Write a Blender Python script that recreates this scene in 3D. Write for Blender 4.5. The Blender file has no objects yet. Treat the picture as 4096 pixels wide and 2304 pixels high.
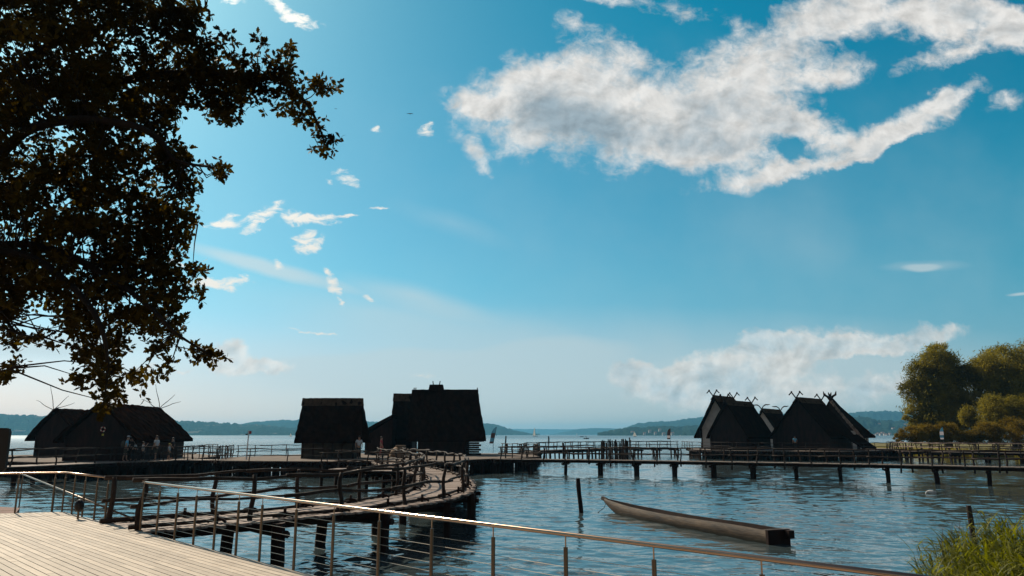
import bpy, math, random
import numpy as np
from mathutils import Vector, Matrix, noise

random.seed(11)
RNG = np.random.default_rng(5)
SC = bpy.context.scene
COL = SC.collection
R = math.radians
PI = math.pi

# ------------------------------------------------------------ camera
FPX = 2958.0                      # focal length in pixels of the 4096 wide photograph
PITCH = math.atan(586 / FPX)
CZ = 3.0
cam = bpy.data.cameras.new('camera')
cam.sensor_width = 36.0
cam.lens = 36.0 * FPX / 4096
cam.clip_start = 0.1
cam.clip_end = 40000
camo = bpy.data.objects.new('camera', cam)
COL.objects.link(camo)
camo.location = (0, 0, CZ)
camo.rotation_euler = (PI / 2 + PITCH, 0, 0)
SC.camera = camo
CP, SP = math.cos(PITCH), math.sin(PITCH)


def ray(px, py):
    x = (px - 2048) / FPX
    y = (1152 - py) / FPX
    return x, CP - y * SP, SP + y * CP


def at(px, py, z):
    a, b, c = ray(px, py)
    t = (z - CZ) / c
    return a * t, b * t


def X(px, Y, py=1738):
    a, b, c = ray(px, py)
    return a / b * Y


def Z(py, Y, px=2048):
    a, b, c = ray(px, py)
    return CZ + c / b * Y


# ------------------------------------------------------------ light
SUN_AZ, SUN_EL = -40.0, 38.0      # azimuth from +Y, clockwise positive
SKY_STR = 0.10
SUN_E = 4.2
SC.view_settings.view_transform = 'Standard'
SC.view_settings.look = 'None'
SC.view_settings.gamma = 1
SC.view_settings.use_curve_mapping = False
SC.view_settings.exposure = 0.35
sd = Vector((math.sin(R(SUN_AZ)) * math.cos(R(SUN_EL)), math.cos(R(SUN_AZ)) * math.cos(R(SUN_EL)), math.sin(R(SUN_EL))))
sl = bpy.data.lights.new('sun', 'SUN')
sl.energy = SUN_E
sl.angle = R(0.5)
sl.color = (1, 0.88, 0.70)
so = bpy.data.objects.new('sun', sl)
COL.objects.link(so)
so.location = (-60, 60, 80)
so.rotation_euler = sd.to_track_quat('Z', 'Y').to_euler()


class NT:
    """tiny helper for node trees"""

    def __init__(s, tree):
        s.t = tree
        s.n = tree.nodes
        s.l = tree.links

    def new(s, typ, **kw):
        nd = s.n.new(typ)
        for k, v in kw.items():
            setattr(nd, k, v)
        return nd

    def link(s, a, b):
        s.l.new(a, b)

    def put(s, sock, v):
        if isinstance(v, bpy.types.NodeSocket):
            s.l.new(v, sock)
        else:
            sock.default_value = v

    def math(s, op, a, b=None, c=None, clamp=False):
        nd = s.new('ShaderNodeMath', operation=op, use_clamp=clamp)
        s.put(nd.inputs[0], a)
        if b is not None:
            s.put(nd.inputs[1], b)
        if c is not None:
            s.put(nd.inputs[2], c)
        return nd.outputs[0]

    def vmath(s, op, a, b=None, out=0):
        nd = s.new('ShaderNodeVectorMath', operation=op)
        s.put(nd.inputs[0], a)
        if b is not None:
            s.put(nd.inputs[1], b)
        return nd.outputs[out]

    def smooth(s, v, lo, hi, a=0.0, b=1.0):
        nd = s.new('ShaderNodeMapRange', interpolation_type='SMOOTHSTEP')
        s.put(nd.inputs['Value'], v)
        nd.inputs['From Min'].default_value = lo
        nd.inputs['From Max'].default_value = hi
        nd.inputs['To Min'].default_value = a
        nd.inputs['To Max'].default_value = b
        return nd.outputs[0]

    def mix(s, f, a, b, blend='MIX'):
        nd = s.new('ShaderNodeMix', data_type='RGBA', blend_type=blend)
        s.put(nd.inputs[0], f)
        s.put(nd.inputs[6], a if isinstance(a, bpy.types.NodeSocket) else (*a, 1))
        s.put(nd.inputs[7], b if isinstance(b, bpy.types.NodeSocket) else (*b, 1))
        return nd.outputs[2]

    def noise(s, vec, scale, detail=4, rough=0.55, dist=0.0):
        nd = s.new('ShaderNodeTexNoise')
        if vec is not None:
            s.put(nd.inputs['Vector'], vec)
        nd.inputs['Scale'].default_value = scale
        nd.inputs['Detail'].default_value = detail
        nd.inputs['Roughness'].default_value = rough
        nd.inputs['Distortion'].default_value = dist
        return nd.outputs[0], nd.outputs[1]

    def mapping(s, vec, loc=(0, 0, 0), rot=(0, 0, 0), scale=(1, 1, 1), typ='POINT'):
        nd = s.new('ShaderNodeMapping', vector_type=typ)
        s.put(nd.inputs[0], vec)
        nd.inputs[1].default_value = loc
        nd.inputs[2].default_value = rot
        nd.inputs[3].default_value = scale
        return nd.outputs[0]


# ------------------------------------------------------------ sky: nishita air plus clouds
world = bpy.data.worlds.new('World')
SC.world = world
world.use_nodes = True
W = NT(world.node_tree)
W.n.clear()
sky = W.new('ShaderNodeTexSky', sky_type='NISHITA')
sky.sun_disc = False
sky.sun_elevation = R(SUN_EL)
sky.sun_rotation = R(SUN_AZ)
sky.altitude = 400
sky.air_density = 1.0
sky.dust_density = 1.25
sky.ozone_density = 1.5
tc = W.new('ShaderNodeTexCoord')
D = tc.outputs['Generated']
sep = W.new('ShaderNodeSeparateXYZ')
W.link(D, sep.inputs[0])
yy = W.math('MAXIMUM', sep.outputs[1], 0.08)
uu = W.math('DIVIDE', sep.outputs[0], yy)
vv = W.math('DIVIDE', sep.outputs[2], yy)
cmb = W.new('ShaderNodeCombineXYZ')
W.link(uu, cmb.inputs[0])
W.link(vv, cmb.inputs[1])
UV = cmb.outputs[0]


def uv_px(px, py):
    a, b, c = ray(px, py)
    return a / b, c / b


def warp(vec, scale, amt, detail=5):
    _, c = W.noise(vec, scale, detail, 0.6)
    c = W.vmath('SUBTRACT', c, (0.5, 0.5, 0.5))
    c = W.vmath('MULTIPLY', c, (amt, amt, 0))
    return W.vmath('ADD', vec, c)


def ellipses(vec, lst):
    acc = None
    for e in lst:
        cx, cy, rx, ry, ang = e[:5]
        w = e[5] if len(e) > 5 else 1.0
        ca, sa = math.cos(R(ang)), math.sin(R(ang))
        u0, v0 = uv_px(cx, cy)
        u1, v1 = uv_px(cx + rx * ca, cy - rx * sa)
        u2, v2 = uv_px(cx - ry * sa, cy - ry * ca)
        a = math.hypot(u1 - u0, v1 - v0)
        b = math.hypot(u2 - u0, v2 - v0)
        th = math.atan2(v1 - v0, u1 - u0)
        p_ = W.new('ShaderNodeMapping', vector_type='TEXTURE')
        W.link(vec, p_.inputs[0])
        p_.inputs[2].default_value = (0, 0, th)
        p_.inputs[3].default_value = (a, b, 1e6)      # the third axis only chains the lobes one after another
        if acc is None:
            p_.inputs[1].default_value = (u0, v0, 0)
        else:
            cz = W.new('ShaderNodeCombineXYZ')
            cz.inputs[0].default_value = u0
            cz.inputs[1].default_value = v0
            W.link(acc, cz.inputs[2])
            W.link(cz.outputs[0], p_.inputs[1])
        p = p_.outputs[0]
        ln = W.vmath('LENGTH', p, out=1)
        g = W.math('MULTIPLY_ADD', ln, -w, w)
        g = W.math('MAXIMUM', g, 0.0) if w > 0 else W.math('MINIMUM', g, 0.0)
        acc = g if acc is None else W.math('ADD', acc, g)
    return acc


BIG = [(2180, 400, 420, 235, 10), (2424, 500, 620, 215, 0), (1900, 425, 210, 70, -18), (1890, 600, 120, 62, -40, .9),
       (2811, 407, 420, 250, 20), (2930, 560, 430, 180, 0), (3199, 150, 500, 190, 35), (3560, 60, 520, 120, 0),
       (3900, 60, 330, 100, -8), (3829, 200, 360, 62, 18, .8), (4090, 126, 150, 90, 0, .8), (3180, 480, 300, 150, -30),
       (3325, 290, 190, 75, 15, .8), (3683, 480, 370, 80, 30), (3819, 368, 160, 55, 30, .8), (3020, 712, 380, 55, 8, .9),
       (3400, 632, 420, 38, 17, .9), (3180, 598, 120, 70, 10, -.85), (3450, 570, 240, 70, 10, .8), (2480, 190, 300, 60, -25, .38),
       (2300, 140, 120, 70, -20, .35), (2320, 300, 380, 150, 12), (2743, 30, 190, 50, -10, .55), (2450, 12, 240, 34, -5, .55), (4040, 417, 120, 70, 15, .7),
       (2937, 97, 75, 75, 0, .6)]
SMALL = [(700, 1060, 60, 20, 0), (1480, 1180, 40, 14, -20, .8), (1010, 905, 60, 18, 20), (1180, 850, 70, 24, -15), (860, 890, 60, 22, 0), (1270, 985, 40, 40, 0, .9), (1160, 48, 150, 42, -27, 1.3), (920, 3, 75, 22, 0), (1700, 520, 62, 32, 20, .9), (1510, 520, 26, 20, 0, .8),
         (1385, 715, 75, 26, -8, .9), (1310, 730, 26, 13, 0, .8), (1513, 830, 80, 8, 2, .9), (915, 877, 75, 36, 10, 1.1),
         (1060, 840, 105, 34, 20, 1.1), (1013, 884, 70, 18, 25), (1250, 870, 135, 34, -4, 1.3), (1393, 860, 55, 13, 0),
         (1236, 962, 72, 66, 0, 1.1), (1125, 1054, 32, 28, 40, 1), (790, 1125, 90, 36, 0, 1.2), (910, 1118, 130, 34, 4, 1.2),
         (1328, 1133, 75, 24, -50, 1.1), (1360, 1192, 32, 13, -40), (1243, 1323, 130, 9, -4, 1), (1690, 1500, 90, 20, 0, .5)]
BANK = [(2990, 1450, 520, 120, 14, 1.2), (3074, 1365, 130, 70, 0), (3276, 1385, 330, 60, 0, 1.1), (3590, 1365, 400, 66, 7, 1),
        (2544, 1493, 150, 62, 10, 1.1), (2760, 1545, 380, 130, 0, .9), (3200, 1560, 700, 120, 0, .6), (930, 1402, 85, 72, 0, 1.2),
        (940, 1470, 150, 48, 0, 1.2), (1090, 1470, 130, 42, -20, .8), (560, 1480, 90, 22, 0, .7), (730, 1492, 45, 12, 0, .7),
        (3550, 1535, 150, 60, 0, .6)]
SOFT = [(1060, 1066, 430, 40, -15.5, 1.1), (1650, 1190, 380, 60, -14, .42), (1400, 1450, 640, 50, 3, .7), (2150, 1430, 420, 90, 6, .8),
        (1850, 1510, 900, 90, 0, .6), (2048, 1540, 2800, 330, 0, .75), (1500, 1250, 900, 120, -8, .35), (3300, 1000, 3000, 1000, 0, .3), (200, 1370, 620, 66, 0, 1.0), (3300, 1520, 900, 140, 0, .8), (3690, 1070, 90, 18, 0, .8),
        (3700, 1065, 200, 26, 0, .3), (1800, 900, 300, 60, -20, .2), (400, 300, 700, 500, 0, .25), (4080, 1170, 60, 8, 5, .8)]
n_fine, _ = W.noise(W.mapping(UV, scale=(1, 1.25, 1)), 15, 9, 0.62, 0.35)
n_big, _ = W.noise(UV, 5.5, 6, 0.55)
n_f2, _ = W.noise(W.mapping(UV, scale=(1, 1.2, 1)), 48, 6, 0.65, 0.6)
n_fine = W.math('MULTIPLY_ADD', W.math('SUBTRACT', n_f2, 0.5), 0.55, W.math('SUBTRACT', n_fine, 0.5))
n_big = W.math('SUBTRACT', n_big, 0.5)
wv = warp(UV, 9, 0.085, 7)
wv2 = warp(UV, 22, 0.045, 7)
eB = ellipses(wv, BIG)
dB = W.math('MULTIPLY_ADD', n_fine, 1.7, eB)
dB = W.math('MULTIPLY_ADD', n_big, 0.5, dB)
aB = W.math('MULTIPLY', W.smooth(dB, 0.04, 1.0), W.smooth(eB, 0.0, 0.2))
eS = ellipses(warp(UV, 13, 0.05, 8), SMALL)
n_s, _ = W.noise(W.mapping(UV, rot=(0, 0, -.3), scale=(.62, 1.3, 1)), 62, 8, 0.62, 0.9)
dS = W.math('MULTIPLY_ADD', W.math('SUBTRACT', n_s, 0.5), 3.4, eS)
aS = W.math('MULTIPLY', W.smooth(dS, 0.05, 1.2), W.smooth(eS, 0.0, 0.30))
eK = ellipses(wv2, BANK)
dK = W.math('MULTIPLY_ADD', n_fine, 1.1, eK)
aK = W.math('MULTIPLY', W.smooth(dK, 0.08, 0.65), W.smooth(eK, 0.0, 0.12))
dF = W.math('MULTIPLY_ADD', n_big, 0.35, ellipses(warp(UV, 4, .03, 3), SOFT))
aF = W.smooth(dF, 0.0, 0.9)
front = W.smooth(sep.outputs[1], 0.10, 0.25)
up = W.smooth(sep.outputs[2], 0.0, 0.03)
glow = W.vmath('DOT_PRODUCT', D, tuple(sd), out=1)
glow = W.math('MAXIMUM', glow, 0.0)
g1 = W.math('POWER', glow, 9.0)
g2 = W.math('POWER', glow, 3.0)
# thickness shades the cores: light comes from the upper left behind the clouds
n_sh, _ = W.noise(W.mapping(UV, loc=(0.031, -0.04, 0)), 13, 8, 0.62)
shB = W.smooth(W.math('MULTIPLY_ADD', W.math('SUBTRACT', n_sh, 0.5), 3.4, W.math('ADD', eB, ellipses(wv, [(2300, 520, 420, 150, 0, 1.7), (2000, 420, 200, 60, 0, -.3), (2950, 570, 330, 90, 0, .9), (3250, 200, 300, 80, 35, .6), (2700, 330, 200, 100, 0, .6)]))), 0.7, 2.6)
shK = W.smooth(W.math('MULTIPLY_ADD', W.math('SUBTRACT', n_sh, 0.5), -3.2, W.math('MULTIPLY', eK, 0.30)), -0.15, 0.75)
K = 1.0 / SKY_STR
# relief: billows are brighter on the side turned to the sun (upper left)
mpa = W.mapping(UV, scale=(1, 1.15, 1))
mpb = W.mapping(UV, loc=(-0.007, 0.008, 0), scale=(1, 1.15, 1))
ra, _ = W.noise(mpa, 17, 5, 0.58, 0.3)
rb, _ = W.noise(mpb, 17, 5, 0.58, 0.3)
relief = W.math('MULTIPLY_ADD', W.math('SUBTRACT', ra, rb), 1.35, 1.03)
relief = W.math('MINIMUM', W.math('MAXIMUM', relief, 0.72), 1.16)
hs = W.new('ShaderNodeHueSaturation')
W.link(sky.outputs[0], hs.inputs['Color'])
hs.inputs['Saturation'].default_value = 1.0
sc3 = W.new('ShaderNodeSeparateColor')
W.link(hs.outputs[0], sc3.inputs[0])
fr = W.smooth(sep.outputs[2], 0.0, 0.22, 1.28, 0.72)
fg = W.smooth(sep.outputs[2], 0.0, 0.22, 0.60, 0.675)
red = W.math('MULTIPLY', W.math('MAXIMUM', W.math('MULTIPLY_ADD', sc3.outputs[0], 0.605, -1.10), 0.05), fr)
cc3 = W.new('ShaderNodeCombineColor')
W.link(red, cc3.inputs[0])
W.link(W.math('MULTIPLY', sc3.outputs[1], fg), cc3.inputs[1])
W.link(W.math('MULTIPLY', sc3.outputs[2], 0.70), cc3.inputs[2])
# unseen sky overhead and behind the camera, warmed to take teal out of shaded surfaces
unseen_warm = W.math('MAXIMUM', W.smooth(sep.outputs[2], 0.56, 0.80), W.smooth(sep.outputs[1], 0.05, -0.25))
SKYMUL = W.mix(unseen_warm, cc3.outputs[0], W.mix(1.0, hs.outputs[0], (0.72, 0.58, 0.46), 'MULTIPLY'))


def scaled(colr, k):
    return tuple(c * k * K for c in colr)


def shade(color_sock):
    cc = W.new('ShaderNodeCombineXYZ')
    for i in range(3):
        W.link(relief, cc.inputs[i])
    return W.mix(1.0, color_sock, cc.outputs[0], 'MULTIPLY')


def lit(color_sock, amount):
    k = W.math('MULTIPLY_ADD', g1, amount, 1.0)
    cc = W.new('ShaderNodeCombineXYZ')
    for i in range(3):
        W.link(k, cc.inputs[i])
    return W.mix(1.0, color_sock, cc.outputs[0], 'MULTIPLY')


cB = shade(W.mix(shB, scaled((.59, .575, .55), 1), scaled((.245, .305, .345), 1)))
cS = lit(W.mix(0.0, scaled((.60, .58, .53), 1), (0, 0, 0)), 0.8)
cK = shade(lit(W.mix(shK, scaled((.57, .56, .53), 1), scaled((.37, .445, .475), 1)), 0.5))
cF = lit(W.mix(0.0, scaled((.42, .50, .52), 1), (0, 0, 0)), 0.7)
v_el = W.math('MULTIPLY', front, up)
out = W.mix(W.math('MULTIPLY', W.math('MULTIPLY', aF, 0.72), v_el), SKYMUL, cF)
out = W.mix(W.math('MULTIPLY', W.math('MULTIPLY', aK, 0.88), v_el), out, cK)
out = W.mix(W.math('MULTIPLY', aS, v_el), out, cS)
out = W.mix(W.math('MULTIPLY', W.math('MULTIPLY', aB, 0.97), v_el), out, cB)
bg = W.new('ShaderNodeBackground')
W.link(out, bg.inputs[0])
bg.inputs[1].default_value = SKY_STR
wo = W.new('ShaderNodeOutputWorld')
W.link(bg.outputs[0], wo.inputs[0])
world.cycles.sampling_method = 'MANUAL'
world.cycles.sample_map_resolution = 512

SC.cycles.max_bounces = 6
SC.cycles.diffuse_bounces = 2
SC.cycles.glossy_bounces = 3
SC.cycles.transmission_bounces = 3
SC.cycles.volume_bounces = 0
SC.cycles.caustics_reflective = False
SC.cycles.caustics_refractive = False
SC.cycles.sample_clamp_indirect = 4

# ------------------------------------------------------------ materials
MATS = {}


def mat(name, base, rough=0.8, var=0.25, scale=4.0, bump=0.0, stretch=(1, 1, 1), metal=0.0, spec=0.3, second=None,
        bscale=None, translucent=0.0, coords='Object', tmul=(1.1, 1.1, 1.1)):
    m = bpy.data.materials.new(name)
    m.use_nodes = True
    N = NT(m.node_tree)
    b = N.n['Principled BSDF']
    co = N.new('ShaderNodeTexCoord').outputs[coords]
    mp = N.mapping(co, scale=stretch)
    f, _ = N.noise(mp, scale, 5, 0.6)
    lo = tuple(c * (1 - var) for c in base)
    hi = tuple(min(1, c * (1 + var)) for c in base) if second is None else second
    f2 = N.smooth(f, 0.3, 0.7)
    c = N.mix(f2, lo, hi)
    N.link(c, b.inputs['Base Color'])
    b.inputs['Roughness'].default_value = rough
    b.inputs['Metallic'].default_value = metal
    b.inputs['Specular IOR Level'].default_value = spec
    if bump:
        h, _ = N.noise(mp, bscale or scale * 3, 5, 0.6)
        bn = N.new('ShaderNodeBump')
        bn.inputs['Strength'].default_value = 1.0
        bn.inputs['Distance'].default_value = bump
        N.link(h, bn.inputs['Height'])
        N.link(bn.outputs[0], b.inputs['Normal'])
    if translucent:
        tr = N.new('ShaderNodeBsdfTranslucent')
        tcx = N.mix(1.0, c, tmul, 'MULTIPLY')
        N.link(tcx, tr.inputs[0])
        ms = N.new('ShaderNodeMixShader')
        ms.inputs[0].default_value = translucent
        N.link(b.outputs[0], ms.inputs[1])
        N.link(tr.outputs[0], ms.inputs[2])
        N.link(ms.outputs[0], N.n['Material Output'].inputs[0])
    MATS[name] = m
    return m


M = MATS
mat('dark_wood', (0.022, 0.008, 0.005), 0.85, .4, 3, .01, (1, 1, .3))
mat('bark_pole', (0.034, 0.020, 0.014), 0.8, .5, 6, .01, (1, 1, .4))
mat('pale_bark', (0.20, 0.145, 0.115), 0.75, .5, 5, .012, (1, 1, .4))
mat('grey_plank', (0.17, 0.13, 0.105), 0.8, .35, 5, .006, (1, 6, 1))
mat('walk_plank', (0.30, 0.225, 0.185), 0.75, .35, 5, .006, (1, 6, 1))
mat('terrace_board', (0.56, 0.455, 0.35), 0.7, .13, 6, .0015, (1, 1, 1), spec=.25)
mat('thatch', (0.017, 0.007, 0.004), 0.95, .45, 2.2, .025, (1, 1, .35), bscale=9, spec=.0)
mat('thatch_ridge', (0.075, 0.045, 0.028), 0.95, .3, 4, .02, (1, 1, .3), bscale=14, spec=.0)
mat('clay', (0.20, 0.13, 0.08), 0.9, .25, 2, .02)
mat('plaster', (0.55, 0.52, 0.47), 0.9, .12, 1.5, .01)
mat('loam_wall', (0.05, 0.036, 0.026), 0.9, .35, 1.6, .02)
mat('earth', (0.14, 0.10, 0.078), 0.95, .25, 1.2, .02, second=(.20, .15, .115))
mat('stone_shingle', (0.30, 0.22, 0.17), 0.85, .6, 2.2, .05, second=(.42, .31, .24))
mat('steel', (0.42, 0.29, 0.21), 0.2, .08, 3, 0, metal=1.0)
mat('steel_post', (0.15, 0.105, 0.072), 0.34, .15, 3, 0, metal=.85)
mat('cable', (0.42, 0.36, 0.30), 0.4, .05, 3, 0, metal=.9)
mat('black_paint', (0.012, 0.008, 0.007), 0.5, .2, 3)
mat('sail', (0.82, 0.78, 0.72), 0.8, .05, 3, translucent=.5)
mat('hull_white', (0.75, 0.75, 0.74), 0.4, .05, 3)
mat('hull_dark', (0.02, 0.03, 0.05), 0.4, .05, 3)
mat('house_white', (0.5, 0.46, 0.42), 0.8, .1, .3)
mat('roof_tile', (0.22, 0.10, 0.07), 0.8, .2, .3)
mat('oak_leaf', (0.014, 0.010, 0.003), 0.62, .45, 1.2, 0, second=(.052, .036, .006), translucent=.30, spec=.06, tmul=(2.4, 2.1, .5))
mat('oak_bark', (0.011, 0.007, 0.005), 0.9, .4, 6, .02)
mat('willow_leaf', (0.18, 0.16, 0.032), 0.7, .5, .35, 0, second=(.30, .25, .05), spec=.08, translucent=.42, tmul=(1.6, 1.5, .5))
mat('bush_leaf', (0.16, 0.115, 0.016), 0.7, .4, .3, 0, second=(.25, .175, .024), spec=.08, translucent=.3, tmul=(1.6, 1.4, .5))
mat('reed_leaf', (0.11, 0.12, 0.010), 0.6, .5, 3, 0, second=(.24, .23, .02), translucent=.4, spec=.3, tmul=(1.8, 1.8, .4))
mat('grass', (0.14, 0.11, 0.025), 0.9, .3, .5)
mat('swan', (0.55, 0.53, 0.5), 0.8, .05, 4)
mat('skin', (0.38, 0.22, 0.15), 0.6, .1, 4)
mat('hair', (0.03, 0.02, 0.015), 0.6, .2, 10)
mat('cloth_blue', (0.16, 0.42, 0.58), 0.9, .1, 4)
mat('cloth_white', (0.50, 0.52, 0.54), 0.9, .1, 4)
mat('cloth_dark', (0.03, 0.025, 0.025), 0.9, .2, 4)
mat('cloth_red', (0.35, 0.06, 0.07), 0.9, .2, 4)
mat('cloth_khaki', (0.07, 0.06, 0.045), 0.9, .2, 4)
mat('cap_yellow', (0.6, 0.5, 0.15), 0.9, .1, 4)
mat('life_ring', (0.7, 0.62, 0.5), 0.6, .05, 3)
mat('yellow_sign', (0.5, 0.42, 0.05), 0.6, .05, 3)
mat('red_sign', (0.30, 0.03, 0.03), 0.6, .05, 3)
mat('banner_blue', (0.05, 0.16, 0.24), 0.7, .2, 2, translucent=.3)
mat('banner_dark', (0.06, 0.035, 0.035), 0.7, .2, 2, translucent=.2)
mat('banner_pale', (0.55, 0.5, 0.52), 0.7, .1, 2, translucent=.3)
mat('rope', (0.05, 0.05, 0.04), 0.8, .2, 10)
mat('rust_ground', (0.20, 0.115, 0.09), 0.9, .2, 2, .01)

# canoe wood: bleached, with darker stains along the waterline
m = mat('canoe_wood', (0.034, 0.021, 0.013), 0.75, .55, 2.2, .012, (1.2, .35, 3.5), second=(.085, .054, .031))


N = NT(m.node_tree)
b = N.n['Principled BSDF']
old = b.inputs['Base Color'].links[0].from_socket
geo = N.new('ShaderNodeNewGeometry')
sp3 = N.new('ShaderNodeSeparateXYZ')
N.link(geo.outputs['Position'], sp3.inputs[0])
wn, _ = N.noise(N.mapping(geo.outputs['Position'], scale=(1, 1, .3)), 2.5, 5, .65)
zz = N.math('MULTIPLY_ADD', wn, -.16, sp3.outputs[2])
c = N.mix(N.smooth(zz, -.03, .05, .85, 0), old, (.022, .018, .010))     # wet, green-black waterline
st, _ = N.noise(N.mapping(geo.outputs['Position'], scale=(1, .6, 4)), 1.4, 5, .7)
c = N.mix(N.smooth(st, .52, .66, 0, .6), c, (.022, .014, .008))
N.link(c, b.inputs['Base Color'])


def hill_mat(name, dark, field, s=1.0, thr=.6):
    m = bpy.data.materials.new(name)
    m.use_nodes = True
    N = NT(m.node_tree)
    b = N.n['Principled BSDF']
    co = N.new('ShaderNodeTexCoord').outputs['Object']
    f, _ = N.noise(N.mapping(co, scale=(1, 1, 6)), 0.006 / s, 5, 0.6)
    f2, _ = N.noise(co, 0.05 / s, 3, 0.6)
    c = N.mix(N.smooth(f2, .35, .65), tuple(c * .6 for c in dark), tuple(c * 1.5 for c in dark))
    c = N.mix(N.smooth(f, thr, thr + .06), c, field)
    N.link(c, b.inputs['Base Color'])
    b.inputs['Roughness'].default_value = 1
    b.inputs['Specular IOR Level'].default_value = 0
    MATS[name] = m


hill_mat('hill_wood', (0.018, 0.034, 0.024), (0.10, 0.10, 0.07), 1, .64)
hill_mat('hill_fields', (0.020, 0.036, 0.024), (0.12, 0.11, 0.08), .5, .60)


def make_water():
    m = bpy.data.materials.new('lake_water')
    m.use_nodes = True
    N = NT(m.node_tree)
    b = N.n['Principled BSDF']
    b.inputs['Base Color'].default_value = (0.048, 0.066, 0.070, 1)
    b.inputs['IOR'].default_value = 1.6
    b.inputs['Specular IOR Level'].default_value = 0.5
    co = N.new('ShaderNodeTexCoord').outputs['Object']
    geo = N.new('ShaderNodeNewGeometry')
    dist = N.vmath('LENGTH', geo.outputs['Position'], out=1)
    w1 = N.mapping(co, rot=(0, 0, R(14)), scale=(0.6, 1.0, 1))
    w2 = N.mapping(co, rot=(0, 0, R(-9)), scale=(1.0, 1.0, 1))
    a, _ = N.noise(w1, 1.0, 3, 0.5, 0.6)
    c, _ = N.noise(w2, 3.8, 2, 0.5, 0.5)
    d, _ = N.noise(w1, 0.22, 3, 0.5)
    e, _ = N.noise(co, 0.045, 3, 0.5)
    gust = N.smooth(e, .35, .65, .6, 1.15)
    far = N.smooth(dist, 35, 110, 0.0, 1.0)
    hfar = N.math('MULTIPLY_ADD', a, 0.060, N.math('MULTIPLY', d, 0.06))
    h = N.math('MULTIPLY_ADD', c, 0.014, N.math('MULTIPLY', hfar, far))
    h = N.math('MULTIPLY', h, gust)
    bn = N.new('ShaderNodeBump')
    bn.inputs['Strength'].default_value = 1.0
    bn.inputs['Distance'].default_value = 1.0
    N.link(h, bn.inputs['Height'])
    N.link(bn.outputs[0], b.inputs['Normal'])
    N.link(N.smooth(dist, 30, 900, 0.02, 0.30), b.inputs['Roughness'])
    MATS['lake_water'] = m


make_water()


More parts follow.
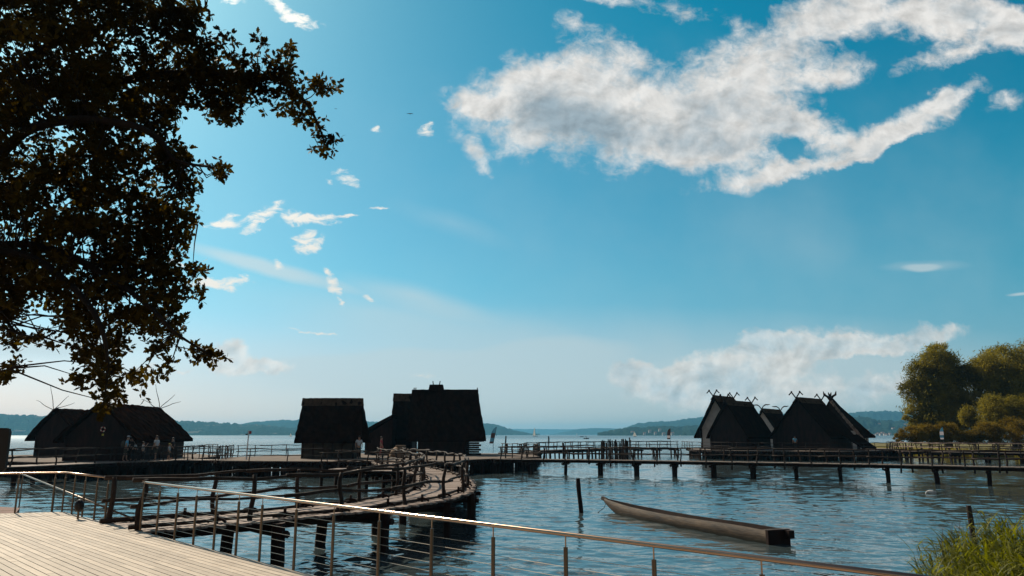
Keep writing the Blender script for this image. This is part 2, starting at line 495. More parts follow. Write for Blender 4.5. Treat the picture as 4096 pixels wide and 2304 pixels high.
# ------------------------------------------------------------ mesh helpers
class MB:
    def __init__(s):
        s.v = []
        s.f = []

    def add(s, verts, faces):
        o = len(s.v)
        s.v.extend([tuple(p) for p in verts])
        s.f.extend([tuple(o + i for i in f) for f in faces])
        return s

    def box(s, c, size, rz=0.0, rx=0.0, ry=0.0, taper=1.0):
        m = Matrix.Translation(c) @ Matrix.Rotation(rz, 4, 'Z') @ Matrix.Rotation(ry, 4, 'Y') @ Matrix.Rotation(rx, 4, 'X')
        x, y, z = (k / 2 for k in size)
        vs = [(-x, -y, -z), (x, -y, -z), (x, y, -z), (-x, y, -z), (-x * taper, -y * taper, z), (x * taper, -y * taper, z),
              (x * taper, y * taper, z), (-x * taper, y * taper, z)]
        return s.add([m @ Vector(p) for p in vs],
                     [(0, 3, 2, 1), (4, 5, 6, 7), (0, 1, 5, 4), (1, 2, 6, 5), (2, 3, 7, 6), (3, 0, 4, 7)])

    def beam(s, a, b, w, h, roll=0.0):
        a, b = Vector(a), Vector(b)
        d = b - a
        L = d.length
        d.normalize()
        up = Vector((0, 0, 1)) if abs(d.z) < .95 else Vector((0, 1, 0))
        sx = d.cross(up).normalized()
        uz = sx.cross(d)
        vs = []
        for p in (a, b):
            for i, j in ((-1, -1), (1, -1), (1, 1), (-1, 1)):
                vs.append(p + sx * (i * w / 2) + uz * (j * h / 2))
        return s.add(vs, [(0, 1, 2, 3), (7, 6, 5, 4), (0, 4, 5, 1), (1, 5, 6, 2), (2, 6, 7, 3), (3, 7, 4, 0)])

    def tube(s, pts, r, n=7, cap=True, jit=0.0):
        pts = [Vector(p) for p in pts]
        if not hasattr(r, '__len__'):
            r = [r] * len(pts)
        o = len(s.v)
        prev = None
        for i, p in enumerate(pts):
            d = (pts[min(i + 1, len(pts) - 1)] - pts[max(i - 1, 0)]).normalized()
            if prev is None:
                up = Vector((0, 0, 1)) if abs(d.z) < .9 else Vector((0, 1, 0))
                a = d.cross(up).normalized()
            else:
                a = (prev - d * prev.dot(d)).normalized()
            prev = a
            b = d.cross(a)
            for k in range(n):
                t = 2 * PI * k / n
                rr = r[i] * (1 + random.uniform(-jit, jit))
                s.v.append(tuple(p + a * (math.cos(t) * rr) + b * (math.sin(t) * rr)))
        for i in range(len(pts) - 1):
            for k in range(n):
                k2 = (k + 1) % n
                s.f.append((o + i * n + k, o + i * n + k2, o + (i + 1) * n + k2, o + (i + 1) * n + k))
        if cap:
            s.f.append(tuple(o + n - 1 - k for k in range(n)))
            e = o + (len(pts) - 1) * n
            s.f.append(tuple(e + k for k in range(n)))
        return s

    def prism(s, poly, z0, z1):
        n = len(poly)
        vs = [(x, y, z0) for x, y in poly] + [(x, y, z1) for x, y in poly]
        fs = [tuple(range(n - 1, -1, -1)), tuple(range(n, 2 * n))]
        fs += [(i, (i + 1) % n, n + (i + 1) % n, n + i) for i in range(n)]
        return s.add(vs, fs)

    def ell(s, c, r, nu=12, nv=8, zmin=-1.0, jit=0.0):
        vs, fs = [], []
        t0 = math.asin(zmin)
        for j in range(nv + 1):
            t = t0 + (PI / 2 - t0) * j / nv
            for i in range(nu):
                a = 2 * PI * i / nu
                q = 1 + random.uniform(-jit, jit)
                vs.append((c[0] + r[0] * math.cos(t) * math.cos(a) * q, c[1] + r[1] * math.cos(t) * math.sin(a) * q, c[2] + r[2] * math.sin(t)))
        for j in range(nv):
            for i in range(nu):
                fs.append((j * nu + i, j * nu + (i + 1) % nu, (j + 1) * nu + (i + 1) % nu, (j + 1) * nu + i))
        fs.append(tuple(range(nu - 1, -1, -1)))
        return s.add(vs, fs)

    def build(s, name, mt, parent=None, smooth=False, **tags):
        me = bpy.data.meshes.new(name)
        me.from_pydata(s.v, [], s.f)
        if smooth:
            me.polygons.foreach_set('use_smooth', [True] * len(me.polygons))
        me.materials.append(M[mt] if isinstance(mt, str) else mt)
        o = bpy.data.objects.new(name, me)
        COL.objects.link(o)
        if parent is not None:
            o.parent = parent
            o.matrix_parent_inverse = pinv(parent)
        for k, v in tags.items():
            o[k] = v
        return o


def pinv(parent):
    if parent.parent is not None:       # parts stand at the world origin, so their own parts need no offset
        return Matrix.Identity(4)
    m = Matrix.Translation(parent.location) @ parent.rotation_euler.to_matrix().to_4x4()
    p = parent.parent
    while p is not None:
        m = Matrix.Translation(p.location) @ p.rotation_euler.to_matrix().to_4x4() @ m
        p = p.parent
    return m.inverted()


def thing(name, label, cat, loc=(0, 0, 0), group=None):
    o = bpy.data.objects.new(name, None)
    COL.objects.link(o)
    o.location = loc
    o.empty_display_size = .2
    o['label'] = label
    o['category'] = cat
    if group:
        o['group'] = group
    return o


def tag(o, label, cat, group=None):
    o['label'] = label
    o['category'] = cat
    if group:
        o['group'] = group
    return o


def struct(o, kind='structure'):
    o['kind'] = kind
    return o


def np_mesh(name, verts, faces, mt, parent=None, smooth=False, extra=None):
    """verts (n,3) array, faces (m,k) array with constant k"""
    me = bpy.data.meshes.new(name)
    k = faces.shape[1]
    me.vertices.add(len(verts))
    me.vertices.foreach_set('co', verts.astype(np.float32).ravel())
    me.loops.add(faces.size)
    me.loops.foreach_set('vertex_index', faces.astype(np.int32).ravel())
    me.polygons.add(len(faces))
    me.polygons.foreach_set('loop_start', np.arange(0, faces.size, k, dtype=np.int32))
    if smooth:
        me.polygons.foreach_set('use_smooth', np.ones(len(faces), dtype=bool))
    me.update(calc_edges=True)
    me.materials.append(M[mt] if isinstance(mt, str) else mt)
    o = bpy.data.objects.new(name, me)
    COL.objects.link(o)
    if parent is not None:
        o.parent = parent
        o.matrix_parent_inverse = pinv(parent)
    return o


def wob(a, b, n, amp, rng=random):
    """points of a crooked pole from a to b"""
    a, b = Vector(a), Vector(b)
    pts = []
    ph = [rng.uniform(0, 6.3) for _ in range(4)]
    L = (b - a).length
    for i in range(n + 1):
        t = i / n
        e = min(1, 4 * t, 4 * (1 - t)) * .8 + .2
        o = Vector((math.sin(t * 5 + ph[0]), math.sin(t * 6 + ph[1]), math.sin(t * 4.3 + ph[2]) + .5 * math.sin(t * 11 + ph[3])))
        pts.append(a.lerp(b, t) + o * amp * e)
    return pts


def resample(pts, step):
    out = [Vector(pts[0])]
    acc = 0
    P = [Vector(p) for p in pts]
    seg = [(P[i + 1] - P[i]).length for i in range(len(P) - 1)]
    tot = sum(seg)
    n = max(1, round(tot / step))
    res = []
    for k in range(n + 1):
        d = tot * k / n
        i = 0
        while i < len(seg) - 1 and d > seg[i]:
            d -= seg[i]
            i += 1
        res.append(P[i].lerp(P[i + 1], min(1, d / max(seg[i], 1e-6))))
    return res


def smooth_path(pts, n=8):
    P = [Vector(p) for p in pts]
    P = [P[0] * 2 - P[1]] + P + [P[-1] * 2 - P[-2]]
    out = []
    for i in range(1, len(P) - 2):
        for k in range(n):
            t = k / n
            a, b, c, d = P[i - 1], P[i], P[i + 1], P[i + 2]
            out.append(0.5 * ((2 * b) + (c - a) * t + (2 * a - 5 * b + 4 * c - d) * t * t + (3 * b - a - 3 * c + d) * t ** 3))
    out.append(P[-2])
    return out


# ------------------------------------------------------------ water


def lake():
    """one sheet to the horizon: real waves near the terrace, fading into a flat rippled sheet far out"""
    rng = np.random.default_rng(77)
    r = [4.0]
    while r[-1] < 95:
        r.append(r[-1] * 1.0038)
    while r[-1] < 11200:
        r.append(r[-1] * 1.035)
    r = np.array(r)
    az = np.concatenate([np.linspace(-100, -38, 40), np.linspace(-37.9, 37.9, 640), np.linspace(38, 100, 40)])
    A = np.radians(az)
    RR, AA = np.meshgrid(r, A, indexing='ij')
    x = RR * np.sin(AA)
    y = RR * np.cos(AA)
    z = np.zeros_like(x)
    gust = np.ones_like(x)
    for k in range(7):
        L = rng.uniform(9, 30)
        th = rng.uniform(0, PI)
        gust += .13 * np.sin((x * math.cos(th) + y * math.sin(th)) * 2 * PI / L + rng.uniform(0, 6.3))
    for k in range(72):
        lam = .34 * (2.4 / .34) ** rng.random()
        th = math.radians(78) + rng.normal() * .50
        kk = 2 * PI / lam
        slope = .0165 * (1.0 if lam < 1.1 else .62)
        ph = (x * math.cos(th) + y * math.sin(th)) * kk + rng.uniform(0, 6.3)
        fade = np.clip((lam * 95 - RR) / (lam * 40), 0, 1)
        w = np.sin(ph + .35 * np.sin(ph * .37 + k))
        z += slope / kk * w * fade
    z *= gust
    z -= z[r < 60].max() * .0
    V = np.stack([x, y, z], -1).reshape(-1, 3)
    nr, na = x.shape
    idx = np.arange(nr * na).reshape(nr, na)
    F = np.stack([idx[:-1, :-1], idx[1:, :-1], idx[1:, 1:], idx[:-1, 1:]], -1).reshape(-1, 4)[:, ::-1]
    return np_mesh('lake_water', V, F, 'lake_water', smooth=True)


struct(lake())


# ------------------------------------------------------------ hills
def hill(name, prof, Y, depth, shore_y=None, mt='hill_wood', rough=1.0, seed=1, base=-0.8, tree_h=0.0, front=0.35):
    """prof: list of (px, py) along the skyline seen at distance Y (metres)"""
    xs = [X(p[0], Y) for p in prof]
    zs = [Z(p[1], Y) for p in prof]
    n = max(60, int((xs[-1] - xs[0]) / (Y * 0.0022)))
    rows = 26
    xg = np.linspace(xs[0], xs[-1], n)
    zt = np.interp(xg, xs, zs)
    V = []
    for j in range(rows):
        t = j / (rows - 1)
        yj = Y - depth * front + depth * t
        k = min(1, t / front) if t < front else max(0, 1 - (t - front) / (1 - front))
        sh = (math.sin((k - .5) * PI) * .5 + .5) ** .8
        for i in range(n):
            nz = noise.fractal(Vector((xg[i] * 12 / Y, yj * 12 / Y, seed)), 1.0, 2.0, 4)
            hz = base + (zt[i] - base) * sh * (1 + .16 * nz * (1 - sh ** 4) * 2 * rough)
            if tree_h and k > .02:
                hz += tree_h * random.uniform(0, 1) * (0.3 + .7 * (noise.noise(Vector((xg[i] * 60 / Y, yj * 60 / Y, seed + 9))) > -.1))
            V.append((xg[i] * (yj / Y), yj + (random.uniform(-.3, .3) * depth / rows if 0 < j < rows - 1 else 0), hz))
    F = []
    for j in range(rows - 1):
        for i in range(n - 1):
            a = j * n + i
            F.append((a, a + 1, a + n + 1, a + n))
    return struct(np_mesh(name, np.array(V), np.array(F), mt, smooth=False))


# nearer left shore, wooded with fields, then hills further and further away
hill('shore_hill', [(-900, 1650), (0, 1664), (200, 1669), (350, 1675), (700, 1688), (850, 1695), (945, 1700), (1040, 1706), (1150, 1716), (1300, 1727), (1420, 1742)],
     3000, 800, mt='hill_fields', seed=2, tree_h=9.0, front=.6)
hill('wooded_hill', [(900, 1720), (960, 1700), (1030, 1690), (1130, 1684), (1250, 1681), (1400, 1686), (1550, 1694), (1700, 1700), (1930, 1694), (1960, 1698), (2010, 1708), (2060, 1727), (2110, 1735), (2160, 1742)],
     4200, 1100, seed=3, tree_h=9, front=.5)
hill('far_hill', [(1700, 1722), (1900, 1715), (2150, 1716), (2290, 1717), (2500, 1716), (2700, 1722)], 9000, 1400, seed=4, rough=.4)
hill('promontory_hill', [(2200, 1739), (2260, 1727), (2320, 1715), (2380, 1712), (2440, 1713), (2600, 1720)], 6500, 1100, seed=5, rough=.5)
hill('ridge_hill', [(2440, 1738), (2520, 1708), (2560, 1695), (2620, 1689), (2680, 1689), (2720, 1682), (2800, 1672), (3000, 1655), (3300, 1665), (3400, 1658), (3440, 1653), (3530, 1646), (3600, 1648), (3700, 1655), (3900, 1665), (4400, 1670)],
     4600, 1200, seed=6, tree_h=9, front=.5)
hill('shore_wood', [(2390, 1741), (2410, 1734), (2440, 1730), (2480, 1722), (2520, 1716), (2600, 1712), (2700, 1712), (2760, 1710), (3000, 1700), (3400, 1680), (3440, 1672), (3480, 1678), (3520, 1688), (3600, 1688), (3700, 1690), (4400, 1700)],
     2600, 740, mt='hill_wood', seed=7, tree_h=9, front=.6)

# ------------------------------------------------------------ light terrace of boards
TZ = 1.1
ED = Vector((1, -1, 0)).normalized()        # along the water edge
IN = Vector((-1, -1, 0)).normalized()       # away from the water
CORNER = Vector((-11.25, 19.29, 0))
BACK = Vector((-1.06, -.38, 0)).normalized()


def terrace():
    mb = MB()
    pitch, gap = 0.118, 0.012
    row = 0
    # border board along the back edge
    nb = Vector((BACK.y, -BACK.x, 0))
    if nb.dot(ED) < 0:
        nb = -nb
    for k in range(6):
        a = CORNER + BACK * (k * 4.0 + 0.006) + nb * .06
        b = CORNER + BACK * (k * 4.0 + 3.99) + nb * .06
        mb.beam((a.x, a.y, TZ - .02), (b.x, b.y, TZ - .02), .12, .04)
    for i in range(190):
        t = (i + .5) * pitch
        p0 = CORNER + IN * t
        # start where this strip leaves the border board
        den = BACK.cross(ED).z
        sstart = None
        d = p0 - CORNER
        # solve CORNER + BACK*u = p0 + ED*s
        s = (BACK.x * d.y - BACK.y * d.x) / (BACK.y * ED.x - BACK.x * ED.y)
        s0 = s + 0.14 / abs(ED.dot(nb))
        L = 24.5 if t > 10 else 30
        joints = []
        off = (1.15 if i % 2 else 3.2) + random.uniform(-.05, .05) + (i % 4 // 2) * .55
        q = math.ceil((s0 - off) / 4.1) * 4.1 + off
        cuts = [s0]
        while q < L:
            if q - cuts[-1] > .3:
                cuts.append(q)
            q += 4.1
        cuts.append(L)
        for a, b in zip(cuts[:-1], cuts[1:]):
            pa = p0 + ED * (a + .003)
            pb = p0 + ED * (b - .003)
            z = TZ - .02 + random.uniform(-.0012, .0012)
            mb.beam((pa.x, pa.y, z), (pb.x, pb.y, z), pitch - gap, .04)
    return mb


m = M['terrace_board']
N = NT(m.node_tree)
b = N.n['Principled BSDF']
# per board tone and long grain
geo = N.new('ShaderNodeNewGeometry')
old = b.inputs['Base Color'].links[0].from_socket
rv = N.smooth(geo.outputs['Random Per Island'], 0, 1, .76, 1.10)
cc = N.new('ShaderNodeCombineXYZ')
for i in range(3):
    N.link(rv, cc.inputs[i])
c1 = N.mix(1.0, old, cc.outputs[0], 'MULTIPLY')
co = N.new('ShaderNodeTexCoord').outputs['Object']
gr, _ = N.noise(N.mapping(N.mapping(co, rot=(0, 0, R(45))), scale=(1.2, 60, 1)), 1.0, 5, .6)
c2 = N.mix(N.smooth(gr, .35, .75, 0, .45), c1, (.36, .26, .18))
st, _ = N.noise(co, 1.3, 5, .65, .6)
c3 = N.mix(N.smooth(st, .60, .74, 0, .45), c2, (.30, .20, .12))
sc_, _ = N.noise(N.mapping(co, rot=(0, 0, R(45)), scale=(9, 2.2, 1)), 2.0, 4, .7, .8)
c4 = N.mix(N.smooth(sc_, .68, .76, 0, .5), c3, (.27, .18, .12))
vo = N.new('ShaderNodeTexVoronoi')
N.link(co, vo.inputs['Vector'])
vo.inputs['Scale'].default_value = 1.9
dots = N.smooth(vo.outputs['Distance'], .022, .038, .8, 0)          # knots and dropped acorns
c5 = N.mix(dots, c4, (.05, .03, .02))
wear, _ = N.noise(co, .35, 3, .5)
c6 = N.mix(N.smooth(wear, .35, .7, 0, .28), c5, (.36, .29, .235))
N.link(c6, b.inputs['Base Color'])

ter = terrace().build('terrace', 'terrace_board')
struct(ter)
# dark joist layer and concrete edge under the boards so that no water shows through the gaps
E1 = CORNER + ED * 29
sub = MB().prism([(CORNER.x + .0, CORNER.y - .0), (CORNER.x + BACK.x * 24, CORNER.y + BACK.y * 24), (-34, -12), (E1.x, -12), (E1.x, E1.y)], -.5, TZ - .046)
struct(sub.build('terrace_base', 'black_paint'))
# strip of rusty gravel ground beyond the back edge at the far left
gp = [(-12.2, 19.0), (-12.45, 19.3), (-13.2, 20.6), (-15.5, 21.6), (-30, 22.5), (-34, 11.0)]
struct(MB().prism(gp, -.5, TZ - .03).build('gravel_bank', 'rust_ground'))

# ------------------------------------------------------------ steel railings
RH = 0.95


def steel_rail(label, pts, posts, group, cables=8, rail_r=.0225, top=RH, name='steel_railing'):
    root = thing(name, label, 'railing', (posts[0][0], posts[0][1], TZ), group)
    path = [(p[0], p[1], TZ + top) for p in pts]
    MB().tube(path, rail_r, 14).build('handrail', 'steel', root, smooth=True)
    for (x, y) in posts:
        p = MB().tube([(x, y, TZ - .02), (x, y, TZ + top - .12)], .0215, 10).build('post', 'steel_post', root, smooth=False)
        MB().tube([(x, y, TZ + top - .12), (x, y, TZ + top - .02)], .007, 6).build('pin', 'steel', p)
    for k in range(cables):
        z = TZ + .07 + .096 * k
        MB().tube([(x, y, z) for x, y in posts], .0026, 5).build('cable', 'cable', root)
    return root


def on_edge(x, off=0.0):
    return (x, 8.04 - x + off)


steel_rail('long steel cable railing running along the terrace edge towards the bottom right corner',
           [(-7.55, 15.58), (-7.40, 15.43)] + [on_edge(x) for x in (-6, -4, -2, 0, 2, 3.6)],
           [on_edge(x) for x in (-7.47, -6.85, -6.22, -5.62, -5.03, -4.44, -3.87, -3.13, -2.42, -1.67, -.93, -.2, .52, 1.24, 1.95, 2.66, 3.4)],
           'steel railings of the terrace')
steel_rail('short steel cable railing that turns a corner at the left end of the terrace',
           [(-16.5, 17.45), (-13.5, 18.50), (-11.55, 19.32), (-11.3, 19.32), (-8.9, 16.98)],
           [(-15.0, 17.95), (-12.24, 18.93), (-11.56, 19.30), (-11.3, 19.30), (-10.72, 18.72), (-10.13, 18.13), (-9.5, 17.50), (-8.98, 16.99)],
           'steel railings of the terrace')


def ramp_rail():
    # handrail that runs down beyond the corner to the bridge
    a = Vector((X(105, 21.5), 21.5, Z(1895, 21.5)))
    b = Vector((X(560, 17.0), 17.0, Z(2073, 17.0)))
    root = thing('ramp_handrail', 'sloping steel handrail running down behind the corner railing to the footbridge', 'handrail', (b.x, b.y, 0))
    MB().tube([a, b], .021, 10).build('handrail', 'steel_post', root, smooth=True)
    for t in (.02, .36, .82):
        p = a.lerp(b, t)
        q = MB().tube([(p.x, p.y, 0.05), (p.x, p.y, p.z - .1)], .018, 8).build('post', 'steel_post', root)
        MB().tube([(p.x, p.y, p.z - .1), (p.x, p.y, p.z)], .007, 6).build('pin', 'steel', q)
    for k in range(6):
        d = Vector((0, 0, -.14 - .11 * k))
        MB().tube([a.lerp(b, .02) + d, a.lerp(b, .95) + d], .003, 5).build('cable', 'cable', root)


ramp_rail()


def low_rail():
    a = Vector((X(-80, 20.5), 20.5, Z(2000, 20.5)))
    b = Vector((X(28, 20.2), 20.2, Z(2034, 20.2)))
    root = thing('end_handrail', 'short end of a sloping dark handrail above the rusty ground', 'handrail', (b.x, b.y, TZ))
    MB().tube([a, b], .03, 8).build('handrail', 'steel_post', root)
    p = a.lerp(b, .86)
    MB().tube([(p.x, p.y, .9), (p.x, p.y, p.z)], .01, 6).build('post', 'steel_post', root)


low_rail()


def lantern():
    Y = 17.6
    x = X(348, Y)
    root = thing('kettle_barbecue', 'dark round pot on a slim post standing behind the corner railing', 'round pot', (x, Y, 0))
    zc = Z(2022, Y)
    MB().ell((x, Y, zc), (.105, .105, .135), 16, 10).build('bowl', 'black_paint', root, smooth=True)
    MB().tube([(x - .09, Y, zc + .09), (x - .05, Y, zc + .17), (x + .05, Y, zc + .17), (x + .12, Y, zc + .10)], .008, 6).build('handle', 'black_paint', root)
    MB().tube([(x, Y, 0.0), (x, Y, zc - .1)], .025, 8).build('post', 'steel_post', root)
    root.name = 'lantern'
    root['category'] = 'lantern'
    root['label'] = 'dark round lantern on a slim post standing behind the corner railing'


lantern()


def board_sign():
    Y = 7.0
    root = thing('notice_board', 'back of a black notice board cut by the left edge of the photo', 'notice board', (-5.6, Y, TZ))
    x1 = X(37, Y)
    z0, z1 = Z(1889, Y), Z(1712, Y)
    c = .035
    poly = [(x1 - 1.1, z0), (x1 - c, z0), (x1 - .01, z0 + .012), (x1, z0 + c), (x1, z1 - c), (x1 - .01, z1 - .012), (x1 - c, z1), (x1 - 1.1, z1)]
    n = len(poly)
    vs = [(p[0], Y, p[1]) for p in poly] + [(p[0], Y + .03, p[1]) for p in poly]
    MB().add(vs, [tuple(range(n)), tuple(range(2 * n - 1, n - 1, -1))] + [(i, i + n, (i + 1) % n + n, (i + 1) % n) for i in range(n)]).build('panel', 'black_paint', root)
    for dx in (.25, .85):
        MB().tube([(x1 - dx, Y + .05, TZ), (x1 - dx, Y + .05, z1 - .05)], .022, 8).build('leg', 'steel_post', root)


board_sign()


# ------------------------------------------------------------ pole footbridges
def ring_rail(root, path, z, name='rail', r=.035, amp=.03, mt='bark_pole', seg=3.0, lift=0.0):
    """crooked poles laid end to end along a path, each one a mesh of its own"""
    P = resample(path, seg)
    for i in range(len(P) - 1):
        a, b = P[i], P[i + 1]
        d = (b - a).normalized() * .18
        zz = random.uniform(-.02, .03)
        pts = wob((a.x - d.x, a.y - d.y, a.z + z + zz), (b.x + d.x, b.y + d.y, b.z + z + random.uniform(-.02, .03)), 7, amp)
        k = random.uniform(.8, 1.2)
        rr = [r * k * (1.1 - .35 * j / 7) * random.uniform(.9, 1.1) for j in range(8)]
        MB().tube(pts, rr, 6, jit=.06).build(name, mt, root, smooth=True)


def offset(path, d):
    out = []
    for i, p in enumerate(path):
        a = path[max(0, i - 1)]
        b = path[min(len(path) - 1, i + 1)]
        t = (b - a).normalized()
        out.append(p + Vector((t.y, -t.x, 0)) * d)      # positive = right hand side
    return out


def bridge(name, label, path, w, left=None, right=None, z=TZ, plank=.16, beam=.16, rails=(.95, .5), post_step=2.0, pile_step=4.6,
           pile_r=.10, pile_n=2, kerb=False, mt='walk_plank', rail_r=.035, post_r=.04, amp=.03, pale=False, rail_w=None, group=None,
           post_drop=.15, seg=3.0, pile_spread=.8, ragged=.06, bent=.05):
    P = [Vector((p[0], p[1], z)) for p in path]
    root = thing(name, label, 'footbridge', (P[0].x, P[0].y, 0), group)
    # planks, a tiny gap between them, ragged ends
    Q = resample(P, plank)
    mb = MB()
    for i in range(len(Q) - 1):
        a, b2 = Q[i], Q[i + 1]
        t = (b2 - a).normalized()
        s = Vector((t.y, -t.x, 0))
        c = (a + b2) / 2
        l1 = w / 2 + random.uniform(-ragged, ragged)
        l2 = w / 2 + random.uniform(-ragged, ragged)
        th = .05
        zz = -th / 2 + random.uniform(-.008, .008)
        mb.beam(c - s * l1 + Vector((0, 0, zz)), c + s * l2 + Vector((0, 0, zz)), (b2 - a).length * .93, th)
    mb.build('plank_deck', mt, root)
    # stringers
    for sgn in (-1, 1):
        so_ = offset(resample(P, 1.2), sgn * w * .36)
        MB().tube([p + Vector((0, 0, -.05 - beam / 2)) for p in so_], beam / 2, 6).build('beam', 'dark_wood', root)
    # piles with a cross log
    G = resample(P, pile_step)
    for i, p in enumerate(G):
        a = G[max(0, i - 1)]
        b2 = G[min(len(G) - 1, i + 1)]
        t = (b2 - a).normalized()
        s = Vector((t.y, -t.x, 0))
        zc = z - .05 - beam - .07
        MB().tube(wob(p - s * (w * .5 + .25) + Vector((0, 0, zc - z)), p + s * (w * .5 + .25) + Vector((0, 0, zc - z)), 5, .02), .085, 7, jit=.05).build('cross_log', 'dark_wood', root)
        for k in range(pile_n):
            o = (k - (pile_n - 1) / 2) * w * pile_spread / max(1, pile_n - 1) if pile_n > 1 else 0
            q = p + s * (o + random.uniform(-.05, .05)) + t * random.uniform(-.08, .08)
            r = pile_r * random.uniform(.85, 1.15)
            MB().tube(wob((q.x + random.uniform(-.06, .06), q.y, -.6), (q.x, q.y, z - .08), 4, .02), [r * 1.05, r, r, r, r * .95], 8, jit=.05).build('pile', 'dark_wood', root)
    rw = rail_w if rail_w else w / 2 - .12
    for side, on in ((-1, left), (1, right)):
        if not on:
            continue
        rp = offset(resample(P, .5), side * rw)
        i0, i1 = int(on[0] * (len(rp) - 1)), int(on[1] * (len(rp) - 1))
        rp = rp[i0:i1 + 1]
        if len(rp) < 2:
            continue
        for h in rails:
            ring_rail(root, rp, h, r=rail_r, amp=amp, seg=seg, mt='pale_bark' if pale else 'bark_pole')
        for p in resample(rp, post_step):
            b0 = Vector((p.x + random.uniform(-.02, .02), p.y, z - post_drop * random.uniform(.6, 1.6)))
            b1 = Vector((p.x + random.uniform(-.07, .07), p.y + random.uniform(-.05, .05), z + rails[0] + random.uniform(-.01, .05)))
            pts = wob(b0, b1, 5, bent)
            MB().tube(pts, [post_r * 1.15, post_r * 1.1, post_r, post_r, post_r * .95, post_r * .85], 7, jit=.06).build('post', 'bark_pole', root, smooth=True)
        if kerb:
            kp = offset(resample(P, .5), side * (rw - .02))[i0:i1 + 1]
            ring_rail(root, kp, .045, name='kerb_log', r=.045, amp=.008, seg=3.2)
            for p in resample(kp, 1.65)[1:-1]:
                mbk = MB()
                mbk.tube([(p.x - .20, p.y, z + .02), (p.x - .12, p.y, z + .08), (p.x, p.y, z + .10), (p.x + .12, p.y, z + .08), (p.x + .20, p.y, z + .02)], .032, 6)
                mbk.tube([(p.x, p.y, z), (p.x, p.y, z + .21)], .036, 7)
                mbk.build('kerb_cleat', 'dark_wood', root)
    return root


main_path = smooth_path([(-8.2, 16.25, 0), (-6.75, 17.75, 0), (-5.0, 19.7, 0), (-3.55, 22.0, 0), (-2.75, 24.5, 0), (-2.5, 27.3, 0), (-2.75, 31, 0), (-3.3, 35.5, 0), (-4.4, 40, 0), (-6.0, 45, 0), (-7.8, 50, 0), (-9.0, 55.2, 0)])
bridge('curved_footbridge', 'long plank footbridge with crooked pole railings curving from the terrace to the middle huts', main_path, 2.3,
       left=(0, .97), right=(.0, .97), kerb=True, rail_w=.87, rails=(.96, .47), post_step=2.35, pile_step=2.9, pile_r=.145, pile_n=2, rail_r=.044, post_r=.055,
       amp=.045, pile_spread=1.0, ragged=.14, plank=.15, seg=3.3, beam=.2, bent=.045, group='plank footbridges')
spur = [(-5.0, 41.4, 0), (-7.2, 42.2, 0), (-10.2, 42.6, 0)]
bridge('side_landing', 'short side landing branching left off the curved footbridge', spur, 2.6, left=(0.05, 1), right=(.2, 1), rails=(.95, .45),
       post_step=2.2, pile_step=2.4, pale=False, amp=.06, group='plank footbridges')

# ------------------------------------------------------------ platforms
def platform(name, label, poly, z, mt='earth', thick=.22, pile_step=1.3, pile_r=.13, inner=True, logs=True, piles=90):
    cx = sum(p[0] for p in poly) / len(poly)
    cy = sum(p[1] for p in poly) / len(poly)
    root = thing(name, label, 'platform', (cx, cy, 0))
    MB().prism(poly, z - .06, z).build('floor', mt, root)
    ring = [Vector((p[0], p[1], 0)) for p in poly] + [Vector((poly[0][0], poly[0][1], 0))]
    mb = MB()
    P = resample(ring, .30)
    for i, p in enumerate(P[:-1]):
        c = Vector((cx, cy, 0))
        d = (p - c).normalized()
        a = p + d * random.uniform(.02, .12)
        b2 = p - d * 1.3
        r = random.uniform(.10, .14)
        mb.tube([(a.x, a.y, z - .085 - r * .5), (b2.x, b2.y, z - .19)], r, 8)
    if logs:
        mb.build('log_edge', 'dark_wood', root)
    inner_poly = [(cx + (x - cx) * .97, cy + (y - cy) * .97) for x, y in poly]
    MB().prism(inner_poly, z - .45, z - .20).build('under_frame', 'dark_wood', root)
    n = 0
    P = resample([Vector((x, y, 0)) for x, y in inner_poly] + [Vector((inner_poly[0][0], inner_poly[0][1], 0))], pile_step)
    for p in P[:-1]:
        if n >= piles:
            break
        r = pile_r * random.uniform(.8, 1.25)
        MB().tube(wob((p.x + random.uniform(-.1, .1), p.y, -.6), (p.x, p.y, z - .2), 3, .02), r, 7, jit=.05).build('pile', 'dark_wood', root)
        n += 1
    if inner:
        mb = MB()
        for i in range(420):
            a, b2 = random.random(), random.randrange(len(poly))
            q = poly[b2]
            u = random.uniform(.2, .9)
            q2 = poly[(b2 + 1) % len(poly)]
            x = cx + (q[0] * (1 - a) + q2[0] * a - cx) * u
            y = cy + (q[1] * (1 - a) + q2[1] * a - cy) * u
            mb.tube([(x, y, -.6), (x, y, z - .2)], random.uniform(.09, .15), 6)
        o = mb.build('inner_piles', 'dark_wood', root)
        o['kind'] = 'stuff'
    return root


mid_poly = [(-22.9, 57.6), (-21.5, 56.4), (-19, 55.6), (-16, 55.1), (-13, 54.8), (-10, 54.6), (-7.2, 54.8), (-4.8, 56.2), (-2.9, 59.2), (-1.0, 61.8), (1.0, 64), (2.4, 67), (2.2, 72), (-1, 77.5), (-8, 80), (-15, 79), (-21, 73), (-24, 65)]
platform('middle_platform', 'pile platform with earth floor and log edge under the three middle huts', mid_poly, TZ)
left_poly = [(-45.5, 60.5), (-39, 56.5), (-33.5, 53.2), (-27.0, 53.0), (-25.4, 56), (-25.6, 62), (-27, 70), (-33, 78), (-42, 80), (-48, 70)]
platform('left_platform', 'pile platform under the two round roofed huts on the left', left_poly, TZ, mt='earth')
right_poly = [(23.6, 96.5), (27, 91.0), (33, 88.0), (39.5, 87.2), (46, 92), (50.5, 98), (53, 106), (47, 116), (36, 120), (27, 112), (24, 104)]
platform('village_platform', 'pile platform under the cluster of steep thatched houses on the right', right_poly, TZ, mt='grey_plank', pile_step=.95, pile_r=.12, piles=98)


